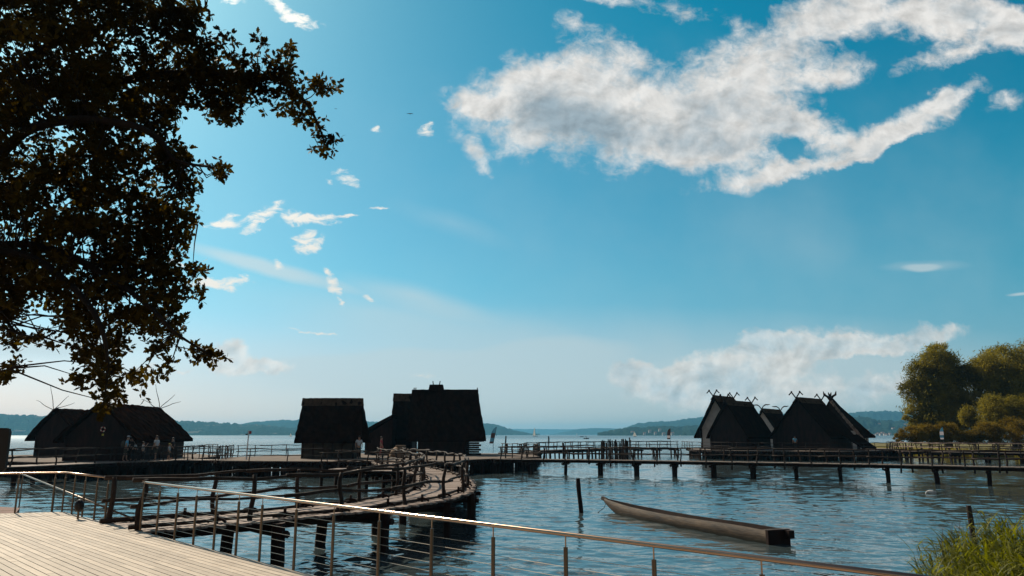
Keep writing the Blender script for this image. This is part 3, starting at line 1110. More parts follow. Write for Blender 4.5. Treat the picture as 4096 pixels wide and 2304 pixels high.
def fence_on(label, pts, z=TZ, rails=(.95, .5), step=2.0, r=.035, pr=.04, group='pole railings on the platforms', amp=.03, pale=False, seg=3.0, name='pole_railing'):
    P = [Vector((p[0], p[1], z)) for p in pts]
    root = thing(name, label, 'railing', tuple(P[0]), group)
    for h in rails:
        ring_rail(root, P, h, r=r, amp=amp, seg=seg, mt='pale_bark' if pale else 'bark_pole')
    for p in resample(P, step):
        MB().tube(wob((p.x, p.y, z - .05), (p.x + random.uniform(-.06, .06), p.y, z + rails[0] + random.uniform(0, .08)), 4, .03), [pr, pr, pr * .95, pr * .9, pr * .8], 6, jit=.05).build('post', 'bark_pole', root)
    return root


fence_on('pole railing along the front of the middle platform beside the signal post', [(-22.3, 57.1), (-19, 55.9), (-16, 55.4), (-13.4, 55.1)], rails=(.85, .38), step=3.0)
fence_on('pole railing along the back of the middle platform, left of the square hut', [(-23.6, 65.2), (-20.8, 72.3), (-15.5, 77.5)], rails=(.95, .45), step=2.2)
fence_on('pole railing with a broken end beside the signal post', [(-23.6, 64), (-23.0, 60.5), (-22.6, 58.4)], rails=(1.0, .6, .3), step=.55, r=.03)
fence_on('pole railing along the back of the left platform near the small hut', [(-47.0, 69), (-45.2, 61.3), (-41.5, 58.9)], step=2.0)
fence_on('pole railing on the right corner of the left platform by the big hut', [(-25.5, 57.5), (-25.7, 62), (-26.9, 69)], rails=(1.0, .75, .4), step=1.6)
fence_on('pole railing at the right corner of the middle platform behind the tall hut', [(-1.0, 78), (2.0, 72.2), (2.3, 67.2)], rails=(1.0, .7, .4), step=1.2)
fence_on('low pole railing at the joint of the middle platform and the right footbridge', [(1.9, 66.4), (.8, 63.6), (-.9, 61.6)], rails=(.9, .5), step=1.5)
fence_on('pole railing left of the first village house', [(23.4, 104), (23.2, 97), (26.6, 91.4)], step=1.7)
fence_on('pole railing along the front of the village houses', [(27.1, 91.2), (33, 88.3), (39.4, 87.5), (45.6, 92.2)], rails=(.9, .45), step=2.6)
fence_on('pole railing right of the last village house', [(46.2, 92.4), (50.2, 98), (52.6, 105.5)], rails=(.95, .5), step=1.5)

# ------------------------------------------------------------ the straight far bridges
bridge('right_footbridge', 'near one of the two straight footbridges crossing the water on the right', [(-1.2, 60.8), (5.7, 58.8), (16.8, 53.6), (25, 49.2), (31, 44.8), (38, 39.6)], 1.7,
       left=(.02, 1), right=(.02, 1), rails=(.92, .45), post_step=1.75, pile_step=2.85, pile_r=.13, pile_n=2, rail_r=.040, post_r=.052, mt='grey_plank', beam=.2, plank=.3, pile_spread=.35, post_drop=.35, group='plank footbridges', ragged=.04)
bridge('back_footbridge', 'footbridge running behind from the middle huts to the village of steep houses', [(1.5, 74), (2.6, 92), (12, 105), (24, 112)], 1.8,
       left=(0, 1), right=(0, 1), rails=(.92, .45), post_step=2.0, pile_step=3.4, pile_r=.12, pile_n=3, mt='grey_plank', rail_r=.045, post_r=.055, beam=.22, plank=.35, post_drop=.3, group='plank footbridges')
bridge('shore_footbridge', 'footbridge behind leading from the village houses to the bushy shore on the right', [(50.0, 99.0), (47.5, 91), (49, 84.5), (54, 79.5), (62, 76)], 1.8,
       left=(0, 1), right=(0, 1), rails=(.92, .45), post_step=1.9, pile_step=3.2, pile_r=.13, pile_n=2, mt='grey_plank', rail_r=.045, post_r=.055, beam=.24, plank=.35, post_drop=.3, pale=True, group='plank footbridges')
bridge('bank_footbridge', 'footbridge behind the shore footbridge, in front of the bushes at the right edge', [(52, 96), (58, 93), (66, 88), (74, 84)], 1.7,
       left=(0, 1), right=(0, 1), rails=(.92, .45), post_step=1.9, pile_step=3.6, pile_r=.13, pile_n=2, mt='grey_plank', rail_r=.045, post_r=.055, beam=.22, plank=.35, post_drop=.3, group='plank footbridges')
bridge('left_footbridge', 'footbridge with pole railings passing in front of the round roofed huts at the left edge', [(-33.5, 40.5), (-31.3, 44.5), (-29.7, 49.5), (-28.2, 54.6)], 1.9,
       left=(0, 1), right=(0, 1), rails=(.98, .5), post_step=3.2, pile_step=2.6, pile_r=.14, pile_n=2, beam=.3, plank=.25, rail_r=.04, post_r=.05, group='plank footbridges')
bridge('linking_footbridge', 'short footbridge on high piles linking the left huts with the middle platform', [(-28.0, 54.4), (-26, 58.6), (-22.4, 58.6)], 1.9,
       left=(0, 1), right=(0.1, 1), rails=(.98, .5), post_step=1.25, pile_step=1.6, pile_r=.11, pile_n=2, beam=.2, plank=.25, group='plank footbridges')
bridge('outer_footbridge', 'footbridge at the far left edge behind the left footbridge', [(-46, 50), (-42.5, 55.5), (-40.5, 59)], 1.8,
       left=(0, 1), right=(0, 1), rails=(.95, .5), post_step=1.6, pile_step=1.7, pile_r=.11, pile_n=2, plank=.25, group='plank footbridges')


# ------------------------------------------------------------ thatched huts
def roof_shape(p1, p2, zr, hw, ze, e1=.3, e2=.3, bulge=1.12, thick=.28, jit=.035, nl=None, hw2=None, flare=0.0):
    """thick thatched roof: ridge p1-p2 (xy), zr ridge height, hw half width to the left/right eaves at height ze"""
    a = Vector((p1[0], p1[1], 0))
    b2 = Vector((p2[0], p2[1], 0))
    L = (b2 - a).length
    t = (b2 - a).normalized()
    s = Vector((t.y, -t.x, 0))       # right
    hl, hr = (hw, hw) if hw2 is None else (hw, hw2)
    nl = nl or max(8, int(L / .3))
    na = 11
    rows = []
    for lay in (0, 1):
        for i in range(nl + 1):
            u = i / nl
            for j in range(-na, na + 1):
                q = abs(j) / na
                h = hr if j > 0 else hl
                along = -e1 * q + u * (L + (e1 + e2) * q)
                z = zr - (zr - ze) * (q ** bulge) + flare * math.sin(q * PI) * -1
                w = h * q * (1 if j >= 0 else -1)
                p = a + t * along + s * w
                if lay == 0:
                    z += random.uniform(-jit, jit)
                    p = p + Vector((random.uniform(-jit, jit), random.uniform(-jit, jit), 0))
                    if q < .12:
                        z += .05 + random.uniform(0, .05)
                else:
                    z -= thick * (1.0 - .25 * q)
                rows.append((p.x, p.y, z))
    m_ = 2 * na + 1
    off = (nl + 1) * m_
    F = []
    for i in range(nl):
        for j in range(m_ - 1):
            k = i * m_ + j
            F.append((k, k + 1, k + m_ + 1, k + m_))
            F.append((off + k, off + k + m_, off + k + m_ + 1, off + k + 1))
        k = i * m_
        F.append((k, k + m_, off + k + m_, off + k))
        k = i * m_ + m_ - 1
        F.append((k + m_, k, off + k, off + k + m_))
    for j in range(m_ - 1):
        F.append((j + 1, j, off + j, off + j + 1))
        k = nl * m_ + j
        F.append((k, k + 1, off + k + 1, off + k))
    return rows, F, a, b2, t, s, L


def hut(name, label, p1, p2, zr, hw, ze, wall_mt='dark_wood', e1=.3, e2=.3, bulge=1.12, thick=.28, inset=.55, gable_in=.45, base=TZ, gable_mt=None,
        ridge=True, flare=0.0, ornament=None, hw2=None, roof_mt='thatch', group=None, ridge_mt='thatch_ridge', door=False, ginset2=None, timber=0):
    rows, F, a, b2, t, s, L = roof_shape(p1, p2, zr, hw, ze, e1, e2, bulge, thick, flare=flare, hw2=hw2)
    root = thing(name, label, 'hut', ((a.x + b2.x) / 2, (a.y + b2.y) / 2, base), group)
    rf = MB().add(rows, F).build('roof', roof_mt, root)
    hl, hr = (hw, hw) if hw2 is None else (hw, hw2)
    if ridge:
        mb = MB()
        n = max(6, int(L / .35))
        for sg, h in ((-1, hl), (1, hr)):
            vs = []
            for i in range(n + 1):
                for q in (0, .07, .15):
                    w = h * q * sg
                    z = zr - (zr - ze) * q ** bulge + .10 - .02 * (q > .1) + random.uniform(-.02, .02)
                    p = a + t * (-.05 + (L + .1) * i / n) + s * w
                    vs.append((p.x, p.y, z + (.05 if q < .05 else 0)))
            fs = []
            for i in range(n):
                for k in range(2):
                    q_ = i * 3 + k
                    fs.append((q_, q_ + 1, q_ + 4, q_ + 3))
            mb.add(vs, fs)
        mb.build('ridge_cap', ridge_mt, rf)
    # walls
    wl, wr = hl - inset, hr - inset
    g1, g2 = gable_in, (gable_in if ginset2 is None else ginset2)
    A = a + t * g1
    B = b2 - t * g2

    def zq(w, h):
        return zr - (zr - ze) * (min(1, abs(w) / h) ** bulge) - thick - .02

    def wallq(P, Q, z0, z1, th=.12, nm='wall', mt=wall_mt, par=root):
        return MB().beam((P.x, P.y, (z0 + z1) / 2), (Q.x, Q.y, (z0 + z1) / 2), th, z1 - z0).build(nm, mt, par)
    zl = zq(wl, hl)
    zrr = zq(wr, hr)
    wallq(A - s * wl, B - s * wl, base - .03, zl)
    wallq(A + s * wr, B + s * wr, base - .03, zrr)
    for P_, sgn in ((A, -1), (B, 1)):
        q = P_
        pts = []
        K_ = 6
        for k in range(K_ + 1):
            w = -wl + wl * k / K_
            pts.append((w, zq(w, hl)))
        for k in range(1, K_ + 1):
            w = wr * k / K_
            pts.append((w, zq(w, hr)))
        th = .06
        full = [(-wl, base)] + pts + [(wr, base)]
        zg = min(zl, zrr)
        low = [(-wl + .07, base - .03), (-wl + .07, zg), (wr - .07, zg), (wr - .07, base - .03)]
        top = [(-wl, zg + .01)] + pts + [(wr, zg + .01)]
        for nm, pp, mt_, dy in (('wall', low, wall_mt, 0), ('gable', top, gable_mt or wall_mt, 0)):
            vs = [q + s * w + t * (dy - th) + Vector((0, 0, z)) for w, z in pp] + [q + s * w + t * (dy + th) + Vector((0, 0, z)) for w, z in pp]
            n = len(pp)
            MB().add(vs, [tuple(range(n)), tuple(range(2 * n - 1, n - 1, -1))] + [(i, i + n, (i + 1) % n + n, (i + 1) % n) for i in range(n)]).build(nm, mt_, root)
        # corner posts
        for w in (-wl, wr):
            pp = q + s * w + t * (sgn * .1)
            MB().tube([(pp.x, pp.y, base - .05), (pp.x, pp.y, zg - .02)], .09, 7).build('corner_post', 'dark_wood', root)
        if timber and sgn == -1:
            for w in [(-wl + (wl + wr) * k / timber) for k in range(1, timber)]:
                pp = q + s * w - t * .08
                MB().tube([(pp.x, pp.y, base), (pp.x, pp.y, zg)], .06, 6).build('timber', 'dark_wood', root)
    if timber:
        for side, w in ((-1, wl), (1, wr)):
            for k in range(1, timber + 1):
                pp = A.lerp(B, k / (timber + 1)) + s * (side * (w + .07))
                MB().tube([(pp.x, pp.y, base), (pp.x, pp.y, zq(w, hl))], .06, 6).build('timber', 'dark_wood', root)
    if ornament:
        for P_, kind in ((a - t * .15, ornament[0]), (b2 + t * .15, ornament[1])):
            if not kind:
                continue
            mb = MB()
            ap = P_ + Vector((0, 0, zr + .02))
            if kind == 'hammer':
                for sg in (-1, 1):
                    q0 = ap - s * (sg * .35) - Vector((0, 0, .5))
                    q1 = ap + s * (sg * .52) + Vector((0, 0, .72))
                    mb.beam(q0 + t * (sg * .04), q1 + t * (sg * .04), .07, .13)
                    mb.beam(q1 - s * sg * .10 + Vector((0, 0, .08)) + t * (sg * .04), q1 + s * sg * .34 - Vector((0, 0, .36)) + t * (sg * .04), .08, .12)
                    mb.ell(tuple(q1 + Vector((0, 0, .02))), (.12, .12, .12), 8, 5)
            elif kind == 'bird':
                for sg in (-1, 1):
                    q0 = ap - s * (sg * .3) - Vector((0, 0, .45))
                    pts = [q0, ap + s * (sg * .3) + Vector((0, 0, .42)), ap + s * (sg * .62) + Vector((0, 0, .62)), ap + s * (sg * .95) + Vector((0, 0, .60)), ap + s * (sg * 1.3) + Vector((0, 0, .66))]
                    mb.tube(pts, [.07, .07, .10, .09, .03], 6)
            elif kind == 'horn':
                for sg in (-1, 1):
                    pts = [ap - Vector((0, 0, .3)), ap + s * (sg * .35) + Vector((0, 0, .22)), ap + s * (sg * .75) + Vector((0, 0, .45)), ap + s * (sg * .85) + Vector((0, 0, .95))]
                    mb.tube(pts, [.16, .16, .16, .03], 7)
                    pts = [ap, ap + s * (sg * .12) + Vector((0, 0, .5)), ap + s * (sg * .2) + Vector((0, 0, .8))]
                    mb.tube(pts, [.14, .12, .03], 6)
            elif kind == 'sticks':
                for dx, dz in ((-1.75, .75), (-.55, 2.05) if P_ is not a else (-.4, 2.0), (1.3, 1.15), (1.9, .55)):
                    p0 = ap - Vector((0, 0, .1))
                    p1_ = ap + Vector((dx * .95, 0, dz))
                    mb.tube(wob(p0, p1_, 5, .05), [.035, .03, .03, .025, .02, .015], 5)
            mb.build('gable_ornament' if kind != 'sticks' else 'ridge_sticks', 'dark_wood', root)
    return root, rf


G_left = 'round roofed huts on the left platform'
h, rf = hut('thatched_hut', 'large thatched hut with rounded roof and life ring on its gable, on the left platform', (-30.4, 55.3), (-30.8, 65.3), 5.27, 2.95, 2.62,
            e1=.35, e2=.5, bulge=1.22, ornament=(None, 'sticks'), group=G_left, ridge=False, inset=.5)
# life ring and yellow notice
gx = X(397, 55.2)
gz = Z(1717, 55.2)
mb = MB()
lr = thing('life_ring', 'pale life ring hanging on the dark gable of the large left hut', 'life ring', (gx, 55.6, gz))
for q in range(8):
    pts = [(gx + .16 * math.cos(q * PI / 4 + k * PI / 24 + .2), 55.62, gz + .16 * math.sin(q * PI / 4 + k * PI / 24 + .2)) for k in range(7)]
    MB().tube(pts, .045, 8, cap=True).build('ring_segment', 'red_sign' if q % 2 else 'life_ring', lr, smooth=True)
tag(MB().box((X(405, 55.4), 55.62, Z(1739, 55.4)), (.14, .03, .14)).build('warning_sign', 'yellow_sign'), 'small yellow sign below the life ring on the large left hut', 'sign')
hut('thatched_hut', 'smaller thatched hut with rounded roof half hidden behind the large left hut', (-41.2, 67.5), (-40.3, 75.5), 5.25, 2.35, 2.62, e1=.3, e2=.4, bulge=1.25, hw2=3.0,
    ornament=('sticks', None), group=G_left, ridge=False, inset=.6)

G_mid = 'huts on the middle platform'
hut('thatched_hut', 'square thatched hut with a pale ridge band and clay walls, leftmost on the middle platform', (-17.45, 62.4), (-12.48, 62.5), 5.83, 2.3, 2.55, wall_mt='loam_wall', e1=-.05, e2=.42, bulge=.92, thick=.32,
    inset=.75, gable_in=.65, ginset2=.45, group=G_mid, timber=4)
hut('thatched_hut', 'tall dark thatched hut with a smoke vent on its ridge, tallest in the middle', (-9.75, 73), (-3.35, 73), 7.17, 3.0, 2.6, e1=.1, e2=.75, bulge=.93, thick=.35, inset=.8, gable_in=1.1, group=G_mid, ridge_mt='thatch')
top = bpy.data.objects['thatched_hut.003'] if 'thatched_hut.003' in bpy.data.objects else None
# smoke vent, log corners and ridge pegs of the tall hut
vx = X(1742, 73)
MB().box((vx, 73, 7.48), (1.5, .9, .62), taper=.84).build('smoke_vent', 'thatch', top)
for dx in (-.25, .3):
    MB().tube([(vx + dx, 72.7, 7.6), (vx + dx * 1.3, 72.7, 8.12)], .05, 5).build('vent_peg', 'dark_wood', top)
for px_ in (1652, 1659, 1908):
    MB().tube([(X(px_, 73), 73, 7.0), (X(px_, 73), 73, 7.5)], .05, 5).build('ridge_peg', 'dark_wood', top)
mb = MB()
for k in range(8):
    z = TZ + .1 + k * .2
    for xx in (X(1912, 71.2),):
        mb.tube([(xx - 1.2, 71.2, z), (xx + (.12 if k % 2 else .3), 71.2, z)], .10, 6)
mb.build('log_corner', 'dark_wood', top)
h2, rf2 = hut('thatched_hut', 'dark thatched hut with a sloping lean-to on its left, half behind the tall hut', (X(1571, 76.5), 76.5), (X(1668, 76.5), 76.5), Z(1580, 76.5), 2.6, 2.7, e1=.0, e2=.1, bulge=.93, thick=.35,
              inset=.7, gable_in=.4, group=G_mid)
# lean-to: slab roof and wall
xa, xb = X(1462, 74), X(1580, 74)
za, zb = Z(1737, 74), Z(1662, 74)
vs = []
nn = 8
for i in range(nn + 1):
    u = i / nn
    x = xa - .15 + (xb - xa + .15) * u
    z = za + (zb - za) * (u ** .85)
    vs += [(x, 71.6, z), (x, 78.4, z), (x, 78.4, z - .3), (x, 71.6, z - .3)]
fs = [(0, 1, 2, 3), (4 * nn + 3, 4 * nn + 2, 4 * nn + 1, 4 * nn)]
for i in range(nn):
    for k in range(4):
        fs.append((4 * i + k, 4 * i + 4 + k, 4 * i + 4 + (k + 1) % 4, 4 * i + (k + 1) % 4))
MB().add(vs, fs).build('lean_to_roof', 'thatch', h2)
n = 5
pp = [(xa + .3, TZ - .03), (xa + .3, za - .2)] + [(xa + .3 + (xb - xa - .3) * k / 6, za - .32 + (zb - za) * (k / 6) ** .85) for k in range(1, 7)] + [(xb, TZ - .03)]
k = len(pp)
vs = [(x, 72.3, z) for x, z in pp] + [(x, 77.7, z) for x, z in pp]
MB().add(vs, [tuple(range(k)), tuple(range(2 * k - 1, k - 1, -1))] + [(i, i + k, (i + 1) % k + k, (i + 1) % k) for i in range(k)]).build('lean_to_wall', 'dark_wood', h2)
# beehive clay oven in front of the lean-to
ox, oy = X(1602, 63), 63
ov = thing('clay_oven', 'brown domed clay oven in front of the dark middle hut', 'oven', (ox, oy, TZ))
MB().ell((ox, oy, TZ), (.92, .8, .98), 20, 10, zmin=0, jit=.02).build('dome', 'clay', ov, smooth=True)
MB().tube([(ox + .05, oy, TZ + .93), (ox + .05, oy, TZ + 1.02)], .42, 12).build('flat_top', 'clay', ov)

G_vil = 'steep thatched houses of the lake village'
OR = 'hammer'
hut('thatched_house', 'steep house with a white plastered gable at the left end of the village', (27.0, 100), (31.4, 106), 8.05, 3.0, 2.7, wall_mt='plaster', gable_mt='plaster', e1=.1, e2=.3, bulge=1.0, inset=.75, gable_in=.9,
    ornament=(OR, OR), group=G_vil, timber=3)
hut('thatched_house', 'dark steep house in front, second from the left of the village', (26.8, 94), (32.3, 101), 7.16, 2.75, 2.7, e1=.1, e2=.3, bulge=1.03, inset=.45, gable_in=.4, ornament=(OR, OR), group=G_vil, timber=2)
hut('thatched_house', 'small house set back in the middle of the village with bird heads on its ridge', (36.7, 110), (41.6, 116.2), 6.64, 2.6, 2.6, wall_mt='plaster', gable_mt='plaster', bulge=1.0, ornament=('bird', 'bird'), group=G_vil, timber=2)
hut('thatched_house', 'widest steep house in front of the village with an open window hatch', (35.05, 92), (40.3, 97.5), 7.4, 3.9, 2.65, e1=.15, e2=.3, bulge=1.04, inset=.45, gable_in=.4, ornament=(OR, OR), group=G_vil)
big = bpy.data.objects['thatched_house.003']
# low lean-to roof at its right side
rv_ = [(39.9, 91.2, 3.0), (43.4, 94.6, 3.0), (44.9, 93.2, 1.45), (41.6, 89.6, 1.45)]
nrm = Vector((0, 0, .16))
MB().add([Vector(p) for p in rv_] + [Vector(p) - nrm for p in rv_], [(0, 1, 2, 3), (7, 6, 5, 4), (0, 4, 5, 1), (1, 5, 6, 2), (2, 6, 7, 3), (3, 7, 4, 0)]).build('lean_to_roof', 'thatch', big)
hut('thatched_house', 'steep house with horned gable and pale verge at the right end of the village', (43.5, 102), (44.1, 102.7), 7.86, 3.7, 2.75, e1=.1, e2=5.0, bulge=.92, inset=.8, gable_in=.3, ginset2=.3,
    ornament=('horn', None), group=G_vil, wall_mt='plaster', gable_mt='dark_wood', timber=5, ridge=False)
hz = bpy.data.objects['thatched_house.004']
t_ = Vector((.6, .7, 0)).normalized()
s_ = Vector((t_.y, -t_.x, 0))
for sg in (-1, 1):
    q0 = Vector((43.5, 102, 0)) + s_ * (sg * 2.9) + t_ * .9
    q1 = q0 + t_ * 4.0
    MB().beam((q0.x, q0.y, 1.95), (q1.x, q1.y, 1.95), .12, 1.7).build('wall', 'plaster', hz)
    for k in range(6):
        p = q0.lerp(q1, k / 5) + s_ * (sg * .07)
        MB().tube([(p.x, p.y, TZ), (p.x, p.y, 2.8)], .08, 6).build('timber', 'dark_wood', hz)
# pale shingled verge on its gable
mb = MB()
t_ = Vector((.6, .7, 0)).normalized()
s_ = Vector((t_.y, -t_.x, 0))
for k in range(70):
    q = k / 69
    for r_ in range(2):
        p = Vector((43.5, 102, 0)) - t_ * (.1 * q + .06 + random.uniform(0, .05)) + s_ * (3.7 * q)
        z = 7.86 - (7.86 - 2.75) * q ** .92 - .05 - .28 * r_ - random.uniform(0, .1)
        mb.box((p.x, p.y, z), (random.uniform(.10, .25), .07, random.uniform(.12, .24)), rz=random.uniform(-.4, .4), ry=random.uniform(-.5, .5))
mb.build('verge', 'stone_shingle', hz)


# ------------------------------------------------------------ people
def skin_mesh(name, verts, edges, radii, mt, parent, root=0, sub=1):
    me = bpy.data.meshes.new(name)
    me.from_pydata([tuple(v) for v in verts], edges, [])
    me.materials.append(M[mt])
    o = bpy.data.objects.new(name, me)
    COL.objects.link(o)
    o.parent = parent
    o.matrix_parent_inverse = pinv(parent)
    sk = o.modifiers.new('skin', 'SKIN')
    sk.use_smooth_shade = True
    if not me.skin_vertices:
        me.skin_vertices.new()
    for i, v in enumerate(me.skin_vertices[0].data):
        r = radii[i]
        v.radius = (r, r) if not hasattr(r, '__len__') else r
        v.use_root = (i == root)
    ss = o.modifiers.new('sub', 'SUBSURF')
    ss.levels = sub
    ss.render_levels = sub
    return o


def person(label, x, y, h=1.75, face=0.0, shirt='cloth_white', trousers='cloth_dark', hair='hair', cap=None, bag=None, bend=0.0, arms='down', z=TZ, group='visitors on the platforms', stride=.12):
    root = thing('person', label, 'person', (x, y, z), group)
    k = h / 1.75
    Fv = Vector((math.sin(face), math.cos(face), 0))     # facing direction
    Sv = Vector((Fv.y, -Fv.x, 0))                        # the person's right

    def P(s_, f, u):
        u *= k
        f *= k
        if bend and u > .95 * k:
            d = u - .95 * k
            f, u = f + math.sin(bend) * d, .95 * k + math.cos(bend) * d
        return Vector((x, y, z)) + Sv * (s_ * k) + Fv * f + Vector((0, 0, u))
    V, E_, Rr = [], [], []

    def v(p, r, link=None):
        V.append(p)
        Rr.append(r * k)
        if link is not None:
            E_.append((link, len(V) - 1))
        return len(V) - 1
    pel = v(P(0, 0, .95), .125)
    ab = v(P(0, 0, 1.12), .12, pel)
    ch = v(P(0, 0, 1.33), .135, ab)
    nk = v(P(0, 0, 1.47), .055, ch)
    hd0 = v(P(0, .01, 1.58), .075, nk)
    hd1 = v(P(0, .01, 1.67), .085, hd0)
    v(P(0, .115, 1.60), .018, hd0)
    for sg in (-1, 1):
        v(P(sg * .088, 0, 1.61), .014, hd0)
        hip = v(P(sg * .095, 0, .88), .085, pel)
        kn = v(P(sg * .10, sg * stride * .5 + .02, .50), .055, hip)
        an = v(P(sg * .10, sg * stride, .10), .038, kn)
        v(P(sg * .11, sg * stride + .14, .03), .03, an)
        sh = v(P(sg * .18, 0, 1.40), .058, ch)
        if arms == 'up' or (arms == 'one' and sg == 1):
            el = v(P(sg * .25, .20, 1.28), .042, sh)
            wr = v(P(sg * .12, .34, 1.50), .028, el)
            hp = P(sg * .10, .37, 1.56)
            fd = Vector((0, 0, 1))
        else:
            el = v(P(sg * .25, -.02, 1.13), .042, sh)
            wr = v(P(sg * .24, .10, .90), .028, el)
            hp = P(sg * .235, .13, .83)
            fd = Vector((0, 0, -1))
        hn = v(hp, .030, wr)
        for fi in range(4):
            o = (fi - 1.5) * .018
            v(hp + Fv * (o * k) + fd * ((.075 - .008 * abs(fi - 1)) * k), .009, hn)
        v(hp + Fv * (.05 * k) + fd * (.02 * k), .010, hn)
    skin_mesh('body', V, E_, Rr, 'skin', root)
    # shirt
    V, E_, Rr = [], [], []
    a_ = v(P(0, 0, .93), .140)
    b_ = v(P(0, 0, 1.13), .142, a_)
    c_ = v(P(0, 0, 1.34), .150, b_)
    v(P(0, 0, 1.44), .075, c_)
    for sg in (-1, 1):
        q = v(P(sg * .18, 0, 1.40), .072, c_)
        if arms == 'up' or (arms == 'one' and sg == 1):
            v(P(sg * .23, .11, 1.33), .062, q)
        else:
            v(P(sg * .235, -.01, 1.23), .062, q)
    skin_mesh('shirt', V, E_, Rr, shirt, root)
    V, E_, Rr = [], [], []
    a_ = v(P(0, 0, .94), .135)
    for sg in (-1, 1):
        q = v(P(sg * .095, 0, .84), .098, a_)
        q = v(P(sg * .10, sg * stride * .5 + .02, .50), .072, q)
        if trousers != 'cloth_khaki':
            v(P(sg * .10, sg * stride, .14), .055, q)
    skin_mesh('trousers', V, E_, Rr, trousers, root)
    hc = P(0, -.015, 1.665)
    MB().ell(tuple(hc), (.098 * k, .098 * k, .10 * k), 12, 8, zmin=-.2, jit=.03).build('hair', hair, root, smooth=True)
    if cap:
        c = P(0, .0, 1.70)
        MB().ell(tuple(c), (.105 * k, .105 * k, .09 * k), 12, 6, zmin=0).add(
            [P(-.07, .08, 1.70), P(.07, .08, 1.70), P(.06, .19, 1.68), P(-.06, .19, 1.68), P(-.07, .08, 1.715), P(.07, .08, 1.715), P(.06, .19, 1.695), P(-.06, .19, 1.695)],
            [(0, 1, 2, 3), (7, 6, 5, 4), (0, 4, 5, 1), (1, 5, 6, 2), (2, 6, 7, 3), (3, 7, 4, 0)]).build('cap', cap, root)
    if bag:
        c = P(0, -.2, 1.18)
        MB().ell(tuple(c), (.17 * k, .14 * k, .26 * k), 12, 8, jit=.04).build('backpack', bag, root, smooth=True)
    return root


def pat(px, Y):
    return X(px, Y), Y


PY = 55.6
person('man in a pale blue shirt carrying a large bag, leftmost of the visitors', X(508, 54.8), 54.8, 1.80, R(60), 'cloth_blue', 'cloth_khaki', cap='cloth_white', bag='cloth_khaki', bend=.15)
person('person in dark clothes close beside the man with the large bag', X(533, 55.3), 55.3, 1.70, R(-70), 'cloth_dark', 'cloth_dark', arms='one')
person('person in a pale shirt bending forward near the life ring hut', X(552, PY), PY, 1.62, R(-80), 'cloth_white', 'cloth_dark', bend=.75, arms='up')
person('girl in a white top holding one hand to her face', X(578, 55.2), 55.2, 1.40, R(70), 'cloth_white', 'cloth_dark', arms='one')
person('man in a white shirt with bare head standing upright and alone', X(630, 56.5), 56.5, 1.80, R(-75), 'cloth_white', 'cloth_khaki')
person('child in a yellow cap and white shirt beside the dark dressed woman', X(682, 57.0), 57.0, 1.22, R(80), 'cloth_white', 'cloth_khaki', cap='cap_yellow')
person('woman in a dark top standing behind the child in the yellow cap', X(695, 58.2), 58.2, 1.66, R(-85), 'cloth_dark', 'cloth_dark')
person('person in a pale jacket leaning at the right corner of the square middle hut', X(1437, 60.2), 60.2, 1.80, R(160), 'cloth_white', 'cloth_dark', bend=.2)
person('person in red standing left of the clay oven', X(1527, 66), 66, 1.72, R(90), 'cloth_red', 'cloth_red')
person('person in pale blue seen in the hatch of the widest village house', X(3178, 92.2), 92.2, 1.75, R(0), 'cloth_blue', 'cloth_dark')

# signal post on the middle platform
sx, sy = X(992, 58.5), 58.5
sg_ = thing('signal_post', 'slim white post with a small red board and camera on the middle platform', 'post', (sx, sy, TZ))
MB().tube([(sx, sy, TZ), (sx + .05, sy, Z(1722, sy))], [.06, .045], 8).build('pole', 'hull_white', sg_)
MB().box((sx + .12, sy, Z(1730, sy)), (.26, .05, .22)).build('board', 'red_sign', sg_)
MB().box((sx - .1, sy, Z(1737, sy)), (.16, .14, .09)).build('camera_box', 'black_paint', sg_)


# ------------------------------------------------------------ feather banners
def banner(label, px, Y, y_top, y_bot, wpx, lean, base_z, mts, y_pole=None):
    x = X(px, Y)
    zt, zb = Z(y_top, Y), Z(y_bot, Y)
    w = wpx / FPX * Y
    root = thing('feather_banner', label, 'banner', (x, Y, base_z), 'feather banners beside the footbridges')
    H_ = zt - zb

    def pt(u, q):      # u height 0..1, q across 0 (left) .. 1 (pole side)
        xl = x - w / 2 + lean * H_ * u
        ww = w
        left = ww * max(0, (u - .55) / .45) ** 2.4 * .85
        return (xl + left + (ww - left) * q, Y + .06 * math.sin(u * 5 + q * 2), zb + H_ * u)
    n = 18
    bands = [(0, .12), (.12, .34), (.34, .62), (.62, 1.0)]
    for bi, (u0, u1) in enumerate(bands):
        vs, fs = [], []
        for i in range(n + 1):
            u = u0 + (u1 - u0) * i / n
            for q in (0, .5, 1):
                a = pt(u, q)
                vs.append(a)
        for i in range(n):
            for q in (0, 1):
                k = i * 3 + q
                fs.append((k, k + 1, k + 4, k + 3))
        MB().add(vs, fs).build('cloth', mts[bi], root)
    pole = [(x + w / 2, Y, base_z)] + [tuple(Vector(pt(u, 1.0)) + Vector((.02, 0, 0))) for u in (0, .3, .6, .9)] + [pt(1.0, .85)]
    MB().tube(pole, .025, 6).build('pole', 'black_paint', root)


banner('dark blue feather banner leaning right beside the tall middle hut', 1965, 92, 1707, 1774, 15, .20, .8, ['banner_dark', 'banner_blue', 'banner_dark', 'banner_blue'])
banner('dark feather banner standing left of the village houses', 2674, 128, 1713, 1757, 12, .05, .5, ['banner_dark', 'banner_pale', 'banner_dark', 'banner_dark'])
banner('blue and white feather banner in front of the bushes on the right shore', 3767, 97, 1708, 1757, 14, .0, .5, ['banner_pale', 'banner_blue', 'banner_pale', 'banner_blue'])

